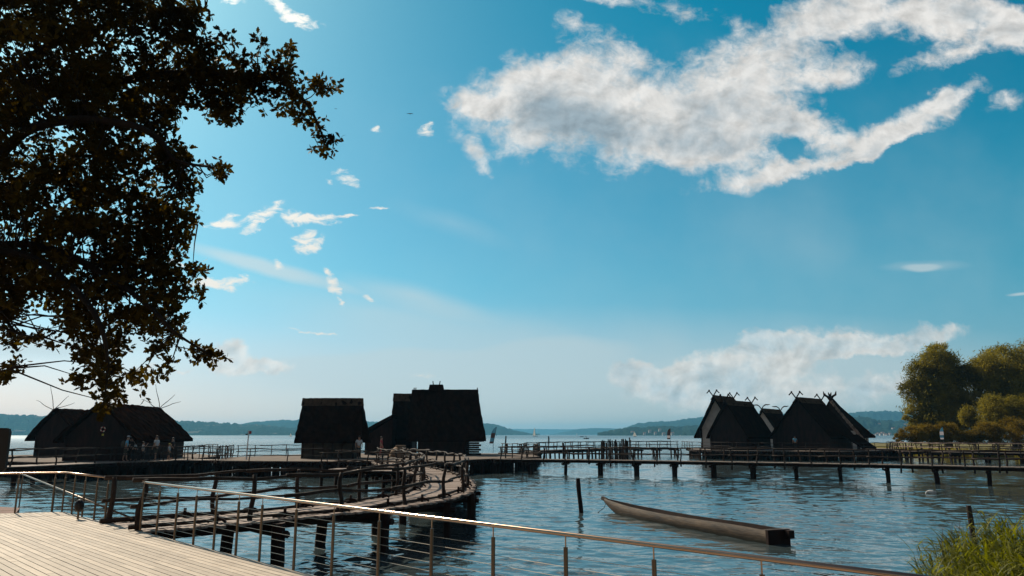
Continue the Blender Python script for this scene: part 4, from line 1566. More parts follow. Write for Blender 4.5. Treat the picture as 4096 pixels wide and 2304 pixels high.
# ------------------------------------------------------------ stake palisade and single piles in the water
ps = thing('stake_palisade', 'row of upright stakes of uneven height standing behind the footbridges', 'palisade', (X(2460, 96), 96, 0))
for k in range(34):
    u = k / 33
    px_ = 2402 + u * 118 + random.uniform(-1, 1)
    Y = 90 + 4 * u + random.uniform(-.4, .4)
    x = X(px_, Y)
    zt = Z(1757 + random.uniform(0, 16) - 3 * u, Y)
    if k == 32:
        zt = Z(1750, Y)
    MB().tube([(x, Y, -.5), (x + random.uniform(-.12, .12), Y, zt)], random.uniform(.045, .085), 6).build('stake', 'dark_wood', ps)
piles_ = [('single leaning pile standing in the water left of the dugout boat', 2322, 2052, 2309, 1913, 30.0, .085),
          ('slanting pole standing in the water right of the tall middle hut', 2016, 1790, 2024, 1743, 98, .09),
          ('short thick pile beside the leaning pole behind the footbridge', 2028, 1800, 2027, 1773, 82, .11),
          ('thick pile standing between the two far footbridges', 2253, 1806, 2252, 1771, 95, .12),
          ('small pile far out in the open water in the middle', 2196, 1762, 2194, 1745, 300, .28),
          ('wooden post rising from behind the reeds at the lower right', 3862, 2150, 3841, 2022, 17.5, .055)]
for lab, bx, by, tx, ty, Y, r in piles_:
    zt = Z(ty, Y)
    pb = Vector((X(bx, Y), Y, -.6))
    pt_ = Vector((X(tx, Y), Y, zt))
    pts = wob(pb, pt_, 6, r * .2)
    rr = [r * (1.05 - .02 * i) for i in range(7)]
    rr[5] *= 1.12
    tag(MB().tube(pts, rr, 10, jit=.06).build('mooring_pile', 'bark_pole' if Y < 20 else 'dark_wood'), lab, 'pile', 'single piles in the water')


# ------------------------------------------------------------ dugout boat
def dugout():
    bow = Vector((X(2414, 30.6), 30.6, 0))
    stern = Vector((X(3078, 21.7), 21.7, 0))
    ax = (stern - bow)
    L = ax.length
    t = ax.normalized()
    s = Vector((-t.y, t.x, 0))
    if s.y > 0:
        s = -s          # towards the camera
    root = thing('dugout_boat', 'long weathered dugout boat floating in the open water', 'boat', (stern.x, stern.y, 0))
    n = 48
    sect = 12
    outer, inner = [], []
    for i in range(n + 1):
        u = i / n
        hw = .36 * min(1, .16 + 1.9 * u ** .75) if u < .45 else .36
        hw = .05 + .31 * min(1, (u / .35)) ** .7
        top = .36 + .14 * max(0, 1 - u / .25) ** 1.5 + .02 * math.sin(u * 9)
        bot = -.16 + .50 * max(0, 1 - u / .17) ** 1.3
        c = bow + t * (L * u)
        for j in range(sect + 1):
            a = PI * j / sect
            ca, sa = math.cos(a), math.sin(a)
            w = hw * (abs(ca) ** .45) * (1 if ca > 0 else -1)
            z = top - (top - bot) * (sa ** .55)
            wj = random.uniform(-.004, .004)
            outer.append(c + s * (w + wj) + Vector((0, 0, z)))
            wi = (hw - .045) * (abs(ca) ** .5) * (1 if ca > 0 else -1)
            zi = top - (top - bot - .07) * (sa ** .6)
            inner.append(c + s * wi + Vector((0, 0, min(zi, top))))
    V = [tuple(p) for p in outer + inner]
    off = len(outer)
    m_ = sect + 1
    F = []
    for i in range(n):
        for j in range(sect):
            k = i * m_ + j
            F.append((k, k + m_, k + m_ + 1, k + 1))
            F.append((off + k, off + k + 1, off + k + m_ + 1, off + k + m_))
        k = i * m_
        F.append((k, off + k, off + k + m_, k + m_))
        k = i * m_ + sect
        F.append((k, k + m_, off + k + m_, off + k))
    FO = [f for f in F if min(f) < off]
    FI = [f for f in F if min(f) >= off]
    MB().add(V, FO).build('hull', 'canoe_wood', root, smooth=True)
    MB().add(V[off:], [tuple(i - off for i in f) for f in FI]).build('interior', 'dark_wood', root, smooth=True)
    # solid bow block and stern board
    c = bow - t * .22
    MB().beam(bow + t * .15 + Vector((0, 0, .44)), c + Vector((0, 0, .50)), .11, .13).build('bow_block', 'canoe_wood', root)
    e = stern + t * .02
    MB().beam(e + Vector((0, 0, .10)), e + t * .10 + Vector((0, 0, .10)), .78, .58).build('stern_board', 'dark_wood', root)
    f = stern + t * .12 + s * (-.30) + Vector((0, 0, .26))
    MB().beam(f, f + t * .16, .20, .22).build('stern_block', 'dark_wood', root)
    MB().beam(stern + t * -.25 + s * .02 + Vector((0, 0, .345)), stern + t * -.02 + Vector((0, 0, .345)), .60, .05).build('stern_seat', 'canoe_wood', root)
    r0 = bow + Vector((.05, -.05, .36))
    MB().tube([r0, r0 + Vector((-.12, -.1, -.22)), r0 + Vector((-.35, -.2, -.36)), r0 + Vector((-.55, -.3, -.44))], .012, 5).build('rope', 'rope', root)


dugout()


# ------------------------------------------------------------ swan, head under water
def swan():
    x, y = at(3727, 1975, 0)
    root = thing('swan', 'white swan floating near the far right footbridge with its neck tucked down', 'swan', (x, y, 0))
    V = []
    F = []
    n, m_ = 14, 12
    for i in range(n + 1):
        u = i / n
        xx = -.32 + .62 * u
        w = .17 * math.sin(PI * min(1, u * 1.05 + .03)) ** .7 + .005
        zc = .06 + .07 * max(0, 1 - u * 2.2)
        h_ = .15 * math.sin(PI * (u * .93 + .05)) ** .8 + .01
        for j in range(m_):
            a = 2 * PI * j / m_
            V.append((x + xx, y + w * math.cos(a), zc + h_ * math.sin(a)))
    for i in range(n):
        for j in range(m_):
            F.append((i * m_ + j, i * m_ + (j + 1) % m_, (i + 1) * m_ + (j + 1) % m_, (i + 1) * m_ + j))
    F.append(tuple(range(m_)))
    F.append(tuple(n * m_ + m_ - 1 - j for j in range(m_)))
    MB().add(V, F).build('body', 'swan', root, smooth=True)
    root.scale = (.8, .8, .8)
    MB().tube([(x - .24, y, .10), (x - .33, y - .03, .12), (x - .40, y - .04, .03), (x - .42, y - .05, -.08)], [.06, .045, .035, .03], 8).build('neck', 'swan', root, smooth=True)
    for sg in (-1, 1):
        MB().ell((x + .04, y + sg * .12, .12), (.2, .05, .08), 10, 6).build('wing', 'swan', root, smooth=True)


swan()


# ------------------------------------------------------------ boats on the lake
def sailboat(label, px, wy, top_y, Y=None, jib=False, lean=.03, dark=False, wfac=.34, sail='sail'):
    if Y is None:
        Y = CZ * FPX / max(2.0, wy - 1738)
    x = X(px, Y)
    H_ = (wy - top_y) / FPX * Y
    root = thing('sailboat', label, 'sailboat', (x, Y, 0), 'sailing boats on the lake')
    L = H_ * .55
    hull = MB()
    prof = [(-.5, .10), (-.46, .02), (-.3, -.01), (.2, -.01), (.42, .04), (.56, .12)]
    vs = []
    for u, z in prof:
        wd = max(.02, .13 * (1 - (abs(u - .02) / .58) ** 2)) * L
        vs += [(x + u * L, Y - wd, .13 * L), (x + u * L, Y - wd * .5, z * L * .3), (x + u * L, Y + wd * .5, z * L * .3), (x + u * L, Y + wd, .13 * L)]
    fs = []
    for i in range(len(prof) - 1):
        for k in range(4):
            fs.append((4 * i + k, 4 * i + 4 + k, 4 * i + 4 + (k + 1) % 4, 4 * i + (k + 1) % 4))
    fs += [(0, 1, 2, 3), tuple(4 * (len(prof) - 1) + k for k in (3, 2, 1, 0))]
    hull.add(vs, fs).build('hull', 'hull_dark' if dark else 'hull_white', root)
    MB().tube([(x, Y, .1 * L), (x + lean * H_, Y, H_)], .012 * H_, 6).build('mast', 'black_paint', root)
    base = .2 * L
    vs = []
    n = 8
    for i in range(n + 1):
        u = i / n
        mx = x + lean * H_ * u
        w = wfac * H_ * (1 - u) ** .8 + .01 * H_
        z = base + (H_ * .97 - base) * u
        vs += [(mx, Y, z), (mx - w * .5, Y - .04 * H_ * (1 - u), z), (mx - w, Y, z), (mx - w * .5, Y + .01 * H_ - .04 * H_ * (1 - u), z)]
    fs = []
    for i in range(n):
        for k in range(4):
            fs.append((4 * i + k, 4 * i + 4 + k, 4 * i + 4 + (k + 1) % 4, 4 * i + (k + 1) % 4))
    MB().add(vs, fs).build('mainsail', sail, root)
    if jib:
        p = [(x + .02 * H_, Y, base), (x + .30 * H_, Y, base), (x + lean * H_ * .8 + .01, Y, H_ * .82)]
        MB().add([Vector(q) for q in p] + [Vector(q) + Vector((0, .03 * H_, 0)) for q in p], [(0, 1, 2), (5, 4, 3), (0, 3, 4, 1), (1, 4, 5, 2), (2, 5, 3, 0)]).build('jib', 'sail', root)
    return root


sailboat('white sailing boat with one tall sail in the open water left of the far pile', 2142, 1746, 1712, 1100, lean=-.09, wfac=.30)
sailboat('white sailing boat with dark hull and two sails before the right shore', 2540, 1747, 1725, 980, jib=True, dark=True, lean=-.02, wfac=.4)
sailboat('white sailing boat by the far shore left of the square middle hut', 1163, 1746, 1731, 1020, jib=True, wfac=.3)
sailboat('tiny sailing boat near the far shore above the linking footbridge', 884, 1746, 1740, 1050)
sailboat('small dark sailing boat at the foot of the wooded hill right of the tall hut', 1986, 1741, 1733, 1900, dark=True, sail='hull_dark')
sailboat('tiny white sailing boat left of the village houses by the shore', 2721, 1747, 1740, 1150)
for i, (px_, ty, lab) in enumerate([(2036, 1739, 'leftmost of the faint distant sailing boats on the horizon'), (2156, 1737, 'faint distant sailing boat just right of the tall white sail'),
                                    (2308, 1732, 'faint distant sailing boat with a tall mast near the middle of the horizon'), (2266, 1740, 'faint distant low sailing boat left of the one with the tall mast')]):
    sailboat(lab, px_, 1742, ty, 2200 + 60 * i, wfac=.2)


def motorboat(label, px, wy, wpx, cabin=True):
    Y = CZ * FPX / (wy - 1738)
    x = X(px, Y)
    L = wpx / FPX * Y
    root = thing('motorboat', label, 'motorboat', (x, Y, 0), 'motor boats on the lake')
    vs = []
    for u in (-.5, -.2, .2, .42, .55):
        wd = .17 * L * (1 if u < .2 else (.75 if u < .5 else .05))
        z = .16 * L if u < .3 else .19 * L
        vs += [(x + u * L, Y - wd, z), (x + u * L * .95, Y - wd * .7, -.05), (x + u * L * .95, Y + wd * .7, -.05), (x + u * L, Y + wd, z)]
    fs = []
    for i in range(4):
        for k in range(4):
            fs.append((4 * i + k, 4 * i + 4 + k, 4 * i + 4 + (k + 1) % 4, 4 * i + (k + 1) % 4))
    fs += [(0, 1, 2, 3), (19, 18, 17, 16)]
    MB().add(vs, fs).build('hull', 'hull_dark', root)
    if cabin:
        MB().beam((x - .22 * L, Y, .47 * L), (x + .16 * L, Y, .50 * L), .24 * L, .05 * L).build('canopy', 'black_paint', root)
        for dx in (-.2, .14):
            MB().tube([(x + dx * L, Y, .15 * L), (x + dx * L, Y, .48 * L)], .015 * L, 5).build('canopy_post', 'black_paint', root)
        MB().box((x + .05 * L, Y, .24 * L), (.2 * L, .2 * L, .18 * L), taper=.7).build('console', 'hull_white', root)
    else:
        MB().box((x, Y, .2 * L), (.4 * L, .2 * L, .12 * L), taper=.6).build('cabin', 'hull_white', root)


motorboat('motor boat with a dark canopy in the open water left of the stakes', 2344, 1755, 21)
motorboat('low motor boat just left of the one with a canopy', 2326, 1748, 15, False)

# ------------------------------------------------------------ tiny houses on the far right shore
rh = random.Random(4)
hs_ = []
spots = [(x_, y_) for x_, y_ in ((3505, 1742), (3513, 1738), (3522, 1741), (3531, 1737), (3540, 1741), (3549, 1744), (3494, 1745), (3560, 1741), (3627, 1703), (3633, 1702), (3502, 1703), (3520, 1701), (3575, 1717),
                                 (2600, 1728), (2622, 1735), (2578, 1737), (2655, 1740), (2640, 1722), (2530, 1733), (2690, 1738))]
hts = ['white lakeside house near the waterline right of the village', 'pale house on the wooded slope above the right shore']
for i, (px_, py_) in enumerate(spots):
    Y = 2440 - (py_ - 1700) * 7.2
    x = X(px_, Y)
    z0 = Z(py_, Y)
    w, d, hh = rh.uniform(5, 9), 7, rh.uniform(3.2, 5.0)
    where = 'across the lake left of the willow' if px_ > 3000 else 'across the lake behind the dark banner'
    row = 'near the waterline' if py_ > 1730 else 'higher up the slope'
    root = thing('lakeside_house', 'tiny pale house %s %s' % (row, where), 'house', (x, Y, z0), ('shore houses right ' if px_ > 3000 else 'shore houses middle ') + row)
    MB().box((x, Y, z0 + hh / 2 - 1.5), (w, d, hh + 3)).build('wall', 'house_white', root)
    MB().add([(x - w / 2 - .2, Y - d / 2 - .2, z0 + hh), (x + w / 2 + .2, Y - d / 2 - .2, z0 + hh), (x + w / 2 + .2, Y + d / 2 + .2, z0 + hh), (x - w / 2 - .2, Y + d / 2 + .2, z0 + hh), (x - w / 2, Y, z0 + hh + 2.4), (x + w / 2, Y, z0 + hh + 2.4)],
             [(0, 1, 5, 4), (2, 3, 4, 5), (0, 4, 3), (1, 2, 5), (3, 2, 1, 0)]).build('roof', 'roof_tile', root)
lh = thing('lakeside_hall', 'long white building on the far left shore beside the notice board', 'building', (X(77, 2600), 2600, Z(1726, 2600)))
MB().box((X(77, 2600), 2600, Z(1725, 2600)), (28, 12, 5)).build('wall', 'house_white', lh)
MB().box((X(77, 2600), 2600, Z(1725, 2600) + 3), (30, 14, 1)).build('roof', 'sail', lh)


# ------------------------------------------------------------ leaves in bulk
def rand_rot(n, rng):
    """n random rotation matrices (n,3,3)"""
    q = rng.normal(size=(n, 4))
    q /= np.linalg.norm(q, axis=1)[:, None]
    w, x, y, z = q.T
    return np.stack([1 - 2 * (y * y + z * z), 2 * (x * y - z * w), 2 * (x * z + y * w),
                     2 * (x * y + z * w), 1 - 2 * (x * x + z * z), 2 * (y * z - x * w),
                     2 * (x * z - y * w), 2 * (y * z + x * w), 1 - 2 * (x * x + y * y)], axis=1).reshape(n, 3, 3)


def scatter(name, pos, size, shape, mt, parent, rng, rot=None):
    n = len(pos)
    Rm = rand_rot(n, rng) if rot is None else rot
    sh = np.asarray(shape, float)
    V = np.einsum('nij,kj->nki', Rm, sh) * size[:, None, None] + pos[:, None, :]
    k = len(sh)
    F = np.arange(n * k).reshape(n, k)
    return np_mesh(name, V.reshape(-1, 3), F, mt, parent)


OAK = [(0, 0, 0), (.05, .18, .02), (.17, .20, .05), (.13, .33, .03), (.27, .42, .08), (.19, .52, .04), (.27, .68, .08), (.14, .76, .04), (.10, .92, .03), (0, 1.0, .0),
       (-.10, .92, .03), (-.14, .76, .04), (-.27, .68, .08), (-.19, .52, .04), (-.27, .42, .08), (-.13, .33, .03), (-.17, .20, .05), (-.05, .18, .02)]
SLIM = [(0, -.5, 0), (.10, -.1, .02), (.07, .25, .03), (0, .5, 0), (-.07, .25, .03), (-.10, -.1, .02)]


# ------------------------------------------------------------ oak in the foreground, crown hanging in from the left
def in_poly(px, py, poly):
    n = len(poly)
    inside = np.zeros(len(px), bool)
    j = n - 1
    for i in range(n):
        xi, yi = poly[i]
        xj, yj = poly[j]
        c = ((yi > py) != (yj > py)) & (px < (xj - xi) * (py - yi) / (yj - yi + 1e-9) + xi)
        inside ^= c
        j = i
    return inside


def oak():
    rng = np.random.default_rng(21)
    root = thing('oak_tree', 'large oak whose dark leafy branches hang into the upper left of the photo', 'tree', (-9.5, 9.0, TZ))
    tk = [(-9.6, 9.0, .6), (-9.5, 9.1, 2.5), (-9.2, 9.2, 4.6), (-9.0, 9.3, 7.0), (-8.7, 9.2, 9.5), (-8.3, 9.0, 12.5)]
    MB().tube(tk, [.55, .42, .38, .32, .25, .15], 14, jit=.06).build('trunk', 'oak_bark', root, smooth=True)

    def W3(px, py, Y):
        return Vector((X(px, Y, py), Y, Z(py, Y, px)))
    limbs = [  # pixel targets with distance
        ([(-250, 700), (80, 420), (450, 330), (760, 290), (980, 300), (1130, 330), (1230, 420), (1290, 540)], 10.2, .085),
        ([(-200, 900), (60, 560), (280, 480), (520, 500), (640, 560), (700, 640), (850, 670)], 9.4, .08),
        ([(-250, 900), (100, 720), (400, 760), (620, 800), (760, 860), (790, 900)], 10.6, .07),
        ([(-200, 1000), (150, 980), (420, 1100), (600, 1230), (700, 1330), (840, 1420)], 9.6, .06),
        ([(-200, 1000), (100, 1020), (300, 1160), (400, 1300), (430, 1450), (420, 1590)], 9.0, .06),
        ([(-200, 1150), (0, 1250), (60, 1330), (180, 1350)], 9.2, .035),
        ([(-250, 500), (200, 180), (500, 90), (800, 40), (840, 60)], 10.8, .08),
        ([(-250, 300), (-60, 60), (260, -160), (600, -300)], 10.4, .1),
        ([(-100, 1500), (20, 1480), (105, 1435)], 9.0, .012),
    ]
    limb_pts = []
    for lp, Y, r in limbs:
        pts = smooth_path([W3(px, py, Y + .25 * math.sin(i * 1.7)) for i, (px, py) in enumerate(lp)], 6)
        n = len(pts)
        MB().tube([tk[2 + (r > .07)]] + pts if lp[0][0] < -150 else pts, [r] + [r * (1 - .85 * i / n) for i in range(n)] if lp[0][0] < -150 else [r * (1 - .7 * i / n) for i in range(n)], 7, jit=.05).build('limb', 'oak_bark', root, smooth=True)
        limb_pts += [(p, r) for p in pts]
    # crown outline as seen: dense mass, each tuft has its own depth, so the crown has real volume
    crown = [(-700, -500), (-700, 1180), (-100, 1310), (30, 1290), (130, 1230), (235, 1300), (290, 1400), (315, 1480), (350, 1540), (385, 1600), (470, 1585), (490, 1490), (520, 1380),
             (555, 1290), (590, 1390), (640, 1400), (640, 1340), (720, 1400), (755, 1345), (760, 1290), (720, 1240), (750, 1180), (760, 1110), (740, 1040), (800, 960), (820, 880), (770, 820),
             (800, 700), (860, 670), (760, 590), (720, 560), (690, 480), (760, 440), (850, 480), (905, 520), (990, 535), (1010, 440), (1080, 410), (1120, 420), (1170, 520), (1260, 580), (1310, 560), (1315, 480),
             (1240, 400), (1230, 330), (1170, 230), (1100, 200), (1000, 200), (920, 180), (850, 150), (800, 100), (850, 60), (840, -40), (800, -500)]
    holes = [(330, 1020, 45), (20, 240, 42), (520, 300, 30), (560, 560, 30), (415, 580, 22), (300, 640, 20), (480, 1150, 20), (420, 1110, 25), (60, 420, 25), (250, 60, 28), (180, 480, 20), (120, 860, 25),
             (380, 880, 20), (600, 700, 18), (150, 760, 18), (500, 1210, 20), (690, 1040, 18), (180, 1130, 14), (90, 1080, 16), (560, 1020, 22), (360, 60, 18), (690, 150, 14), (240, 380, 14), (650, 400, 16)]
    # tufts: cluster centres
    T = []
    while len(T) < 2900:
        px = rng.uniform(-380, 1330)
        py = rng.uniform(-200, 1610)
        if not in_poly(np.array([px]), np.array([py]), crown)[0]:
            continue
        if px > 20 and not in_poly(np.array([px - 42, px + 42, px, px]), np.array([py, py, py - 38, py + 38]), crown).all():
            continue
        if any((px - a) ** 2 + ((py - b_) * 1.0) ** 2 < (c * 1.15) ** 2 for a, b_, c in holes) and rng.random() < .93:
            continue
        if noise.noise(Vector((px * .011, py * .011, 3.3))) + .5 * noise.noise(Vector((px * .03, py * .03, 1.3))) > .20 and rng.random() < .8:
            continue
        T.append((px, py))
    # extra tufts on the open edges so twigs stick out
    for px, py in [(870, 670), (885, 672), (1285, 350), (1300, 360), (1265, 345), (1150, 205), (1055, 170), (905, 150), (1315, 555), (1290, 585), (800, 1400), (835, 1420), (850, 1425), (770, 1070), (790, 1080), (790, 1180), (60, 1365), (20, 1330),
                   (100, 1350), (180, 1350), (650, 1485), (560, 1500), (545, 1520), (10, 1490), (0, 1500), (330, 1500), (310, 1510), (40, 1470), (440, 1600), (480, 1575), (410, 1610), (745, 740), (1100, 400), (640, 1390), (585, 1395)]:
        for _ in range(3):
            T.append((px + rng.normal() * 10, py + rng.normal() * 10))
    T = np.array(T)
    core = np.clip((900 - T[:, 0]) / 900, .15, 1)
    Yt = 10.0 + rng.normal(size=len(T)) * .9 * core
    Yt = np.clip(Yt, 8.2, 12.5)
    P = np.array([[X(a, y, b_), y, Z(b_, y, a)] for (a, b_), y in zip(T, Yt)])
    nl = 4
    pos = np.repeat(P, nl, axis=0) + rng.normal(size=(len(P) * nl, 3)) * np.array([.075, .10, .065])
    pos = np.repeat(pos, 5, axis=0)
    pos += rng.normal(size=pos.shape) * .008      # five leaves leave each twig end
    size = rng.uniform(.07, .12, len(pos))
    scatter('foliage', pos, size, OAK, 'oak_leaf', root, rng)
    # twigs tie tufts to the nearest limb point
    LP = np.array([[p.x, p.y, p.z] for p, r in limb_pts])
    mb = MB()
    for i in range(0, len(P), 4):
        d = np.linalg.norm(LP - P[i], axis=1)
        j = int(np.argmin(d))
        if d[j] < 2.2:
            q = LP[j]
            mid = (P[i] + q) / 2 + rng.normal(size=3) * .06
            mb.tube([tuple(q), tuple(mid), tuple(P[i])], [.012, .008, .004], 4, cap=False)
    mb.build('twigs', 'oak_bark', root)['kind'] = 'stuff'
    # light-catching sprigs: bare twig with leaves in a row
    sp = [((800, 660), (905, 672)), ((1230, 345), (1322, 345)), ((700, 1385), (845, 1425)), ((0, 1365), (185, 1348)), ((500, 1475), (552, 1520)), ((690, 1090), (800, 1070)), ((1130, 215), (1180, 175)), ((-20, 1490), (108, 1436)), ((520, 1300), (585, 1300))]
    pos, rots = [], []
    for a, c in sp:
        p0, p1_ = W3(a[0], a[1], 9.5), W3(c[0], c[1], 9.5)
        MB().tube([p0, (p0 + p1_) / 2 + Vector((0, 0, .02)), p1_], [.006, .005, .003], 4).build('sprig', 'oak_bark', root)
        for k in range(12):
            pos.append(p0.lerp(p1_, (k + .5) / 12) + Vector((random.uniform(-.02, .02), random.uniform(-.03, .03), random.uniform(-.03, .03))))
    pos = np.array([tuple(p) for p in pos])
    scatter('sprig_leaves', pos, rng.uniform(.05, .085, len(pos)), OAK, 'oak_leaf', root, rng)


oak()


# ------------------------------------------------------------ willows and bushes on the right shore
SH = 108.0
shore = MB().prism([(57.5, 118), (60, 112), (66, 106), (76, 101), (95, 97), (140, 92), (260, 100), (260, 260), (110, 250), (66, 150)], -.8, .25)
struct(shore.build('shore_ground', 'grass'))
mat('grass_dark', (0.05, 0.045, 0.012), 0.9, .4, .5)


def leafy(name, label, cat, px, Y, base_py, blobs, n, mt, size, trunk, group=None, limbs=True, seed=1, droop=.3):
    """blobs: (px, py, rx_px, ry_px) outline lobes of the crown at distance Y"""
    rng = np.random.default_rng(seed)
    x0 = X(px, Y)
    k = Y / FPX
    root = thing(name, label, cat, (x0, Y, .2), group)
    z0 = .2
    ctr = []
    for b_ in blobs:
        ctr.append((X(b_[0], Y), Y + rng.uniform(-1, 1) * b_[2] * k * .5, Z(b_[1], Y), b_[2] * k, b_[3] * k))
    if trunk:
        top = max(c[2] for c in ctr)
        fork = z0 + (top - z0) * .28
        MB().tube([(x0, Y, z0 - .5), (x0 + .1, Y, z0 + fork * .5), (x0 - .1, Y, fork)], [trunk * 1.3, trunk, trunk * .8], 9, jit=.05).build('trunk', 'oak_bark', root)
        for c in ctr:
            e = Vector(c[:3])
            a = Vector((x0 - .1, Y, fork))
            mid = a.lerp(e, .5) + Vector((0, 0, -.3 * abs(e.x - a.x) * .3))
            pts = smooth_path([a, mid, e], 5)
            MB().tube(pts, [trunk * .55 * (1 - .8 * i / len(pts)) for i in range(len(pts))], 6, jit=.05).build('limb', 'oak_bark', root)
    tot = sum(c[3] * c[4] for c in ctr)
    pos = []
    for c in ctr:
        m_ = int(n * c[3] * c[4] / tot)
        # sub-clumps
        ns = max(6, m_ // 55)
        d = rng.normal(size=(ns, 3))
        d /= np.linalg.norm(d, axis=1)[:, None]
        rad = rng.uniform(.45, 1.0, ns) ** .6
        cc_ = d * rad[:, None] * np.array([c[3], c[3] * .8, c[4]]) + np.array(c[:3])
        for q in cc_:
            s_ = rng.uniform(.14, .26) * min(c[3], c[4])
            v_ = rng.normal(size=(55, 3)) * np.array([s_, s_, s_ * .75]) + q
            pos.append(v_)
    pos = np.concatenate(pos)
    pos = pos[pos[:, 2] > .1]
    scatter('crown', pos, rng.uniform(size * .6, size * 1.4, len(pos)), SLIM, mt, root, rng)
    return root


G_w = 'willows and bushes on the right shore'
leafy('willow_tree', 'tall olive willow with spreading limbs, left of the two large shore trees', 'tree', 3790, 128, 1770,
      [(3760, 1450, 75, 55), (3700, 1500, 55, 55), (3830, 1470, 55, 60), (3670, 1560, 50, 45), (3730, 1580, 75, 60), (3820, 1560, 60, 80), (3680, 1630, 50, 45), (3760, 1660, 90, 60), (3850, 1640, 50, 70), (3640, 1665, 25, 22), (3790, 1408, 50, 32), (3770, 1540, 90, 80), (3800, 1690, 100, 60), (3700, 1700, 60, 40)],
      70000, 'willow_leaf', .46, .55, G_w, seed=3)
leafy('willow_tree', 'largest rounded willow at the right edge of the photo', 'tree', 4060, 126, 1770,
      [(4070, 1440, 90, 60), (3980, 1480, 80, 55), (3920, 1540, 55, 55), (4010, 1560, 90, 60), (4110, 1520, 110, 90), (3930, 1600, 50, 35), (4200, 1480, 110, 110), (4090, 1620, 110, 60), (3960, 1660, 80, 70), (4040, 1500, 110, 90), (3905, 1500, 40, 40)],
      80000, 'willow_leaf', .46, .6, G_w, seed=4)
leafy('willow_bush', 'dark rounded bush between the trunks of the two large willows', 'bush', 3895, 118, 1780, [(3890, 1665, 32, 38), (3905, 1690, 28, 24)], 5000, 'willow_leaf', .32, .15, G_w, seed=5)
leafy('willow_bush', 'pale green bush below the crown of the largest willow', 'bush', 3985, 116, 1780, [(3985, 1625, 50, 45), (3970, 1680, 48, 40), (4000, 1690, 40, 30)], 11000, 'willow_leaf', .32, .2, G_w, seed=6)
leafy('willow_bush', 'pale green bush at the right edge under the largest willow', 'bush', 4075, 114, 1780, [(4075, 1625, 50, 45), (4090, 1680, 50, 40), (4140, 1640, 60, 60)], 12000, 'willow_leaf', .32, .2, G_w, seed=7)
bl = [('ochre bush at the left tip of the shore', [(3640, 1735, 45, 28), (3605, 1752, 25, 16), (3665, 1745, 35, 28)], 3640, 12),
      ('ochre bush below the left willow, left of the banner', [(3710, 1730, 45, 30), (3735, 1745, 40, 28)], 3720, 13),
      ('ochre bush right behind the blue and white banner', [(3790, 1720, 45, 30), (3820, 1745, 50, 28), (3775, 1750, 40, 25)], 3790, 14),
      ('low ochre bush in the gap right of the banner', [(3870, 1752, 50, 22), (3900, 1748, 40, 24)], 3880, 15),
      ('broad ochre bush below the pale green bushes', [(3960, 1725, 55, 35), (4000, 1745, 60, 30)], 3970, 16),
      ('ochre bush cut by the right edge of the photo', [(4060, 1715, 60, 40), (4110, 1735, 70, 40), (4170, 1730, 60, 40)], 4080, 17)]
for lab, bb, px_, sd_ in bl:
    leafy('shore_bush', lab, 'bush', px_, 106, 1785, bb, 9000, 'bush_leaf', .30, .10, G_w, seed=sd_)
# grassy reeds at the foot of the bushes
rng = np.random.default_rng(8)
n = 7000
xs = rng.uniform(55, 100, n)
ys = np.interp(xs, [55, 60, 66, 76, 100], [114, 110, 104, 99, 95]) + rng.uniform(-1.5, 3, n)
hgt = rng.uniform(.5, 1.5, n)
base = np.stack([xs, ys, np.zeros(n)], 1)
tip = base + np.stack([rng.normal(size=n) * .15, rng.normal(size=n) * .15, hgt], 1)
wv3 = np.array([.05, 0, 0])
V = np.stack([base - wv3, base + wv3, tip], 1).reshape(-1, 3)
struct(np_mesh('shore_reeds', V, np.arange(3 * n).reshape(n, 3), 'willow_leaf'), 'stuff')


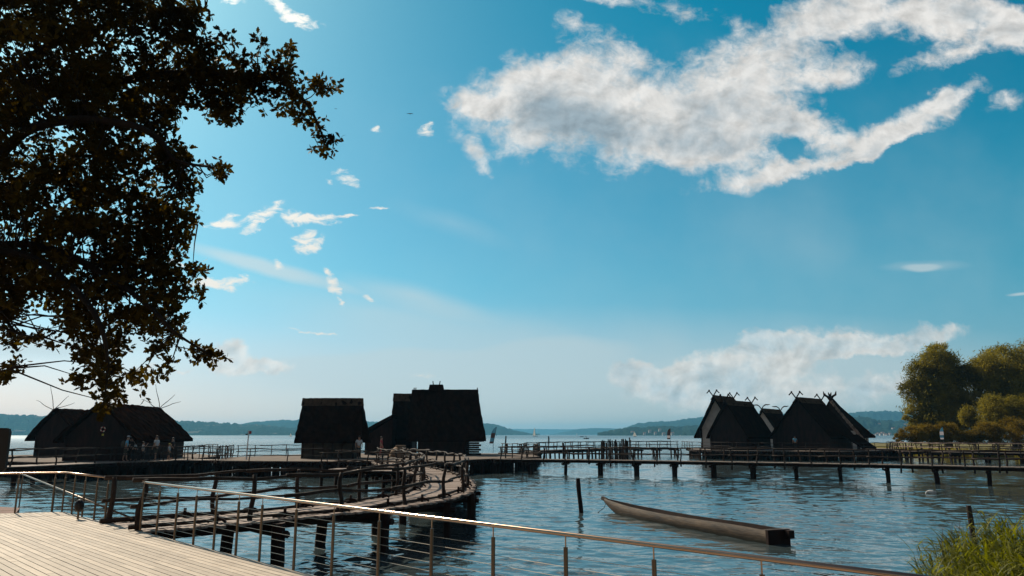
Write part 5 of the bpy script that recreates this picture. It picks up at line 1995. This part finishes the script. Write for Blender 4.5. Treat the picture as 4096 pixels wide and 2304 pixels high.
# ------------------------------------------------------------ reeds in the lower right corner
def reeds():
    rng = np.random.default_rng(31)
    V, F = [], []
    stems = []
    nst = 950
    for i in range(nst):
        y = rng.uniform(9.6, 14.4)
        xl = {0: 0}.get(1, 0)
        x0 = np.interp(y, [9.4, 10, 12, 14.6], [5.2, 5.5, 6.4, 7.7])
        x = x0 + abs(rng.normal()) * 1.7 + rng.uniform(0, .6)
        if x > 12.5:
            continue
        edge = min(1, (x - x0) / 1.2)
        h = rng.uniform(.95, 1.5) * (0.62 + .45 * edge)
        leanx = -rng.uniform(.05, .35) * (1.2 - edge)
        stems.append((x, y, h, leanx))
    mb = MB()
    for x, y, h, lx in stems:
        top = Vector((x + lx * h + rng.normal() * .05, y + rng.normal() * .1, h))
        b_ = Vector((x, y, -.1))
        mb.tube([b_, b_.lerp(top, .5) + Vector((-.02, 0, .02)), top], [.006, .005, .003], 4, cap=False)
        nl = rng.integers(6, 11)
        for k in range(nl):
            u = rng.uniform(.25, 1.0)
            p = b_.lerp(top, u)
            az = rng.uniform(0, 2 * PI)
            if rng.random() < .5:
                az = PI + rng.normal() * .8
            L = rng.uniform(.28, .55)
            out = Vector((math.cos(az), math.sin(az), 0))
            side = Vector((-out.y, out.x, 0))
            w = rng.uniform(.010, .021)
            up = rng.uniform(.4, 1.2)
            dr = rng.uniform(.2, .9)
            prev = None
            o = len(V)
            ns = 5
            for j in range(ns + 1):
                s_ = j / ns
                c = p + out * (L * .75 * s_) + Vector((0, 0, L * (up * s_ - dr * s_ * s_)))
                ww = w * (1 - s_) ** .6 * (1 if j else .5)
                V.append(tuple(c - side * ww))
                V.append(tuple(c + side * ww))
            for j in range(ns):
                a = o + 2 * j
                F.append((a, a + 1, a + 3, a + 2))
    st = mb.build('stems', 'reed_leaf', None)
    struct(st, 'stuff')
    st.name = 'reed_stems'
    o = np_mesh('reed_bed', np.array(V), np.array(F), 'reed_leaf')
    struct(o, 'stuff')
    # a few taller flowering stalks
    for px, py, Y in ((3990, 2025, 13.6), (3800, 2085, 13.8), (3770, 2088, 13.4), (4040, 2060, 13.5), (3730, 2115, 13.0)):
        root = thing('reed_stalk', {3990: 'tallest pale reed stalk above the lower right reeds', 3800: 'pale reed stalk rising left of the wooden post', 3770: 'thin reed stalk second left of the wooden post',
                                    4040: 'leaning reed stalk near the right edge of the photo', 3730: 'leftmost thin reed stalk above the lower right reeds'}[px], 'reed', (X(px, Y), Y, 0), 'flowering reed stalks')
        zt = Z(py, Y)
        xt = X(px, Y)
        MB().tube([(xt - .25, Y, 0), (xt - .08, Y, zt * .6), (xt, Y, zt)], [.006, .005, .002], 5).build('stem', 'pale_bark', root)
        mb2 = MB()
        for k in range(14):
            z = zt - .02 * k
            mb2.tube([(xt - .005 * k, Y, z - .03), (xt - .005 * k + random.uniform(-.02, .02), Y + random.uniform(-.02, .02), z)], [.004, .001], 4)
        mb2.build('plume', 'pale_bark', root)


reeds()

# ------------------------------------------------------------ birds in the sky
for lab, px_, py_, Y, w in (('small dark bird gliding left of the great cloud', 1640, 455, 120, .55), ('tiny dark bird in the blue sky right of the oak', 1343, 435, 140, .3)):
    x, z = X(px_, Y, py_), Z(py_, Y, px_)
    r_ = thing('bird', lab, 'bird', (x, Y, z), 'birds in the sky')
    MB().ell((x, Y, z), (w * .22, w * .4, w * .12), 8, 6).build('body', 'black_paint', r_)
    for sg in (-1, 1):
        p = [(x, Y - .1 * w, z + .02), (x + sg * w * .6, Y - .15 * w, z + w * .12), (x + sg * w * 1.05, Y + .05 * w, z - w * .02), (x + sg * w * .5, Y + .15 * w, z + w * .08), (x, Y + .2 * w, z)]
        MB().add([Vector(q) for q in p] + [Vector(q) - Vector((0, 0, .02)) for q in p], [(0, 1, 2, 3, 4), (9, 8, 7, 6, 5)] + [(i, i + 5, (i + 1) % 5 + 5, (i + 1) % 5) for i in range(5)]).build('wing', 'black_paint', r_)

# ------------------------------------------------------------ haze
HAZE = 0.000112
if HAZE > 0:
    hb = MB().box((0, 5600, 68), (15000, 12000, 144)).build('haze', 'sail')
    hb['kind'] = 'stuff'
    hm = bpy.data.materials.new('haze_air')
    hm.use_nodes = True
    N = NT(hm.node_tree)
    N.n.clear()
    pv = N.new('ShaderNodeVolumePrincipled')
    pv.inputs['Color'].default_value = (0.22, 0.66, 1.0, 1)
    pv.inputs['Density'].default_value = HAZE
    pv.inputs['Anisotropy'].default_value = 0.25
    mo = N.new('ShaderNodeOutputMaterial')
    N.link(pv.outputs[0], mo.inputs['Volume'])
    hb.data.materials.clear()
    hb.data.materials.append(hm)
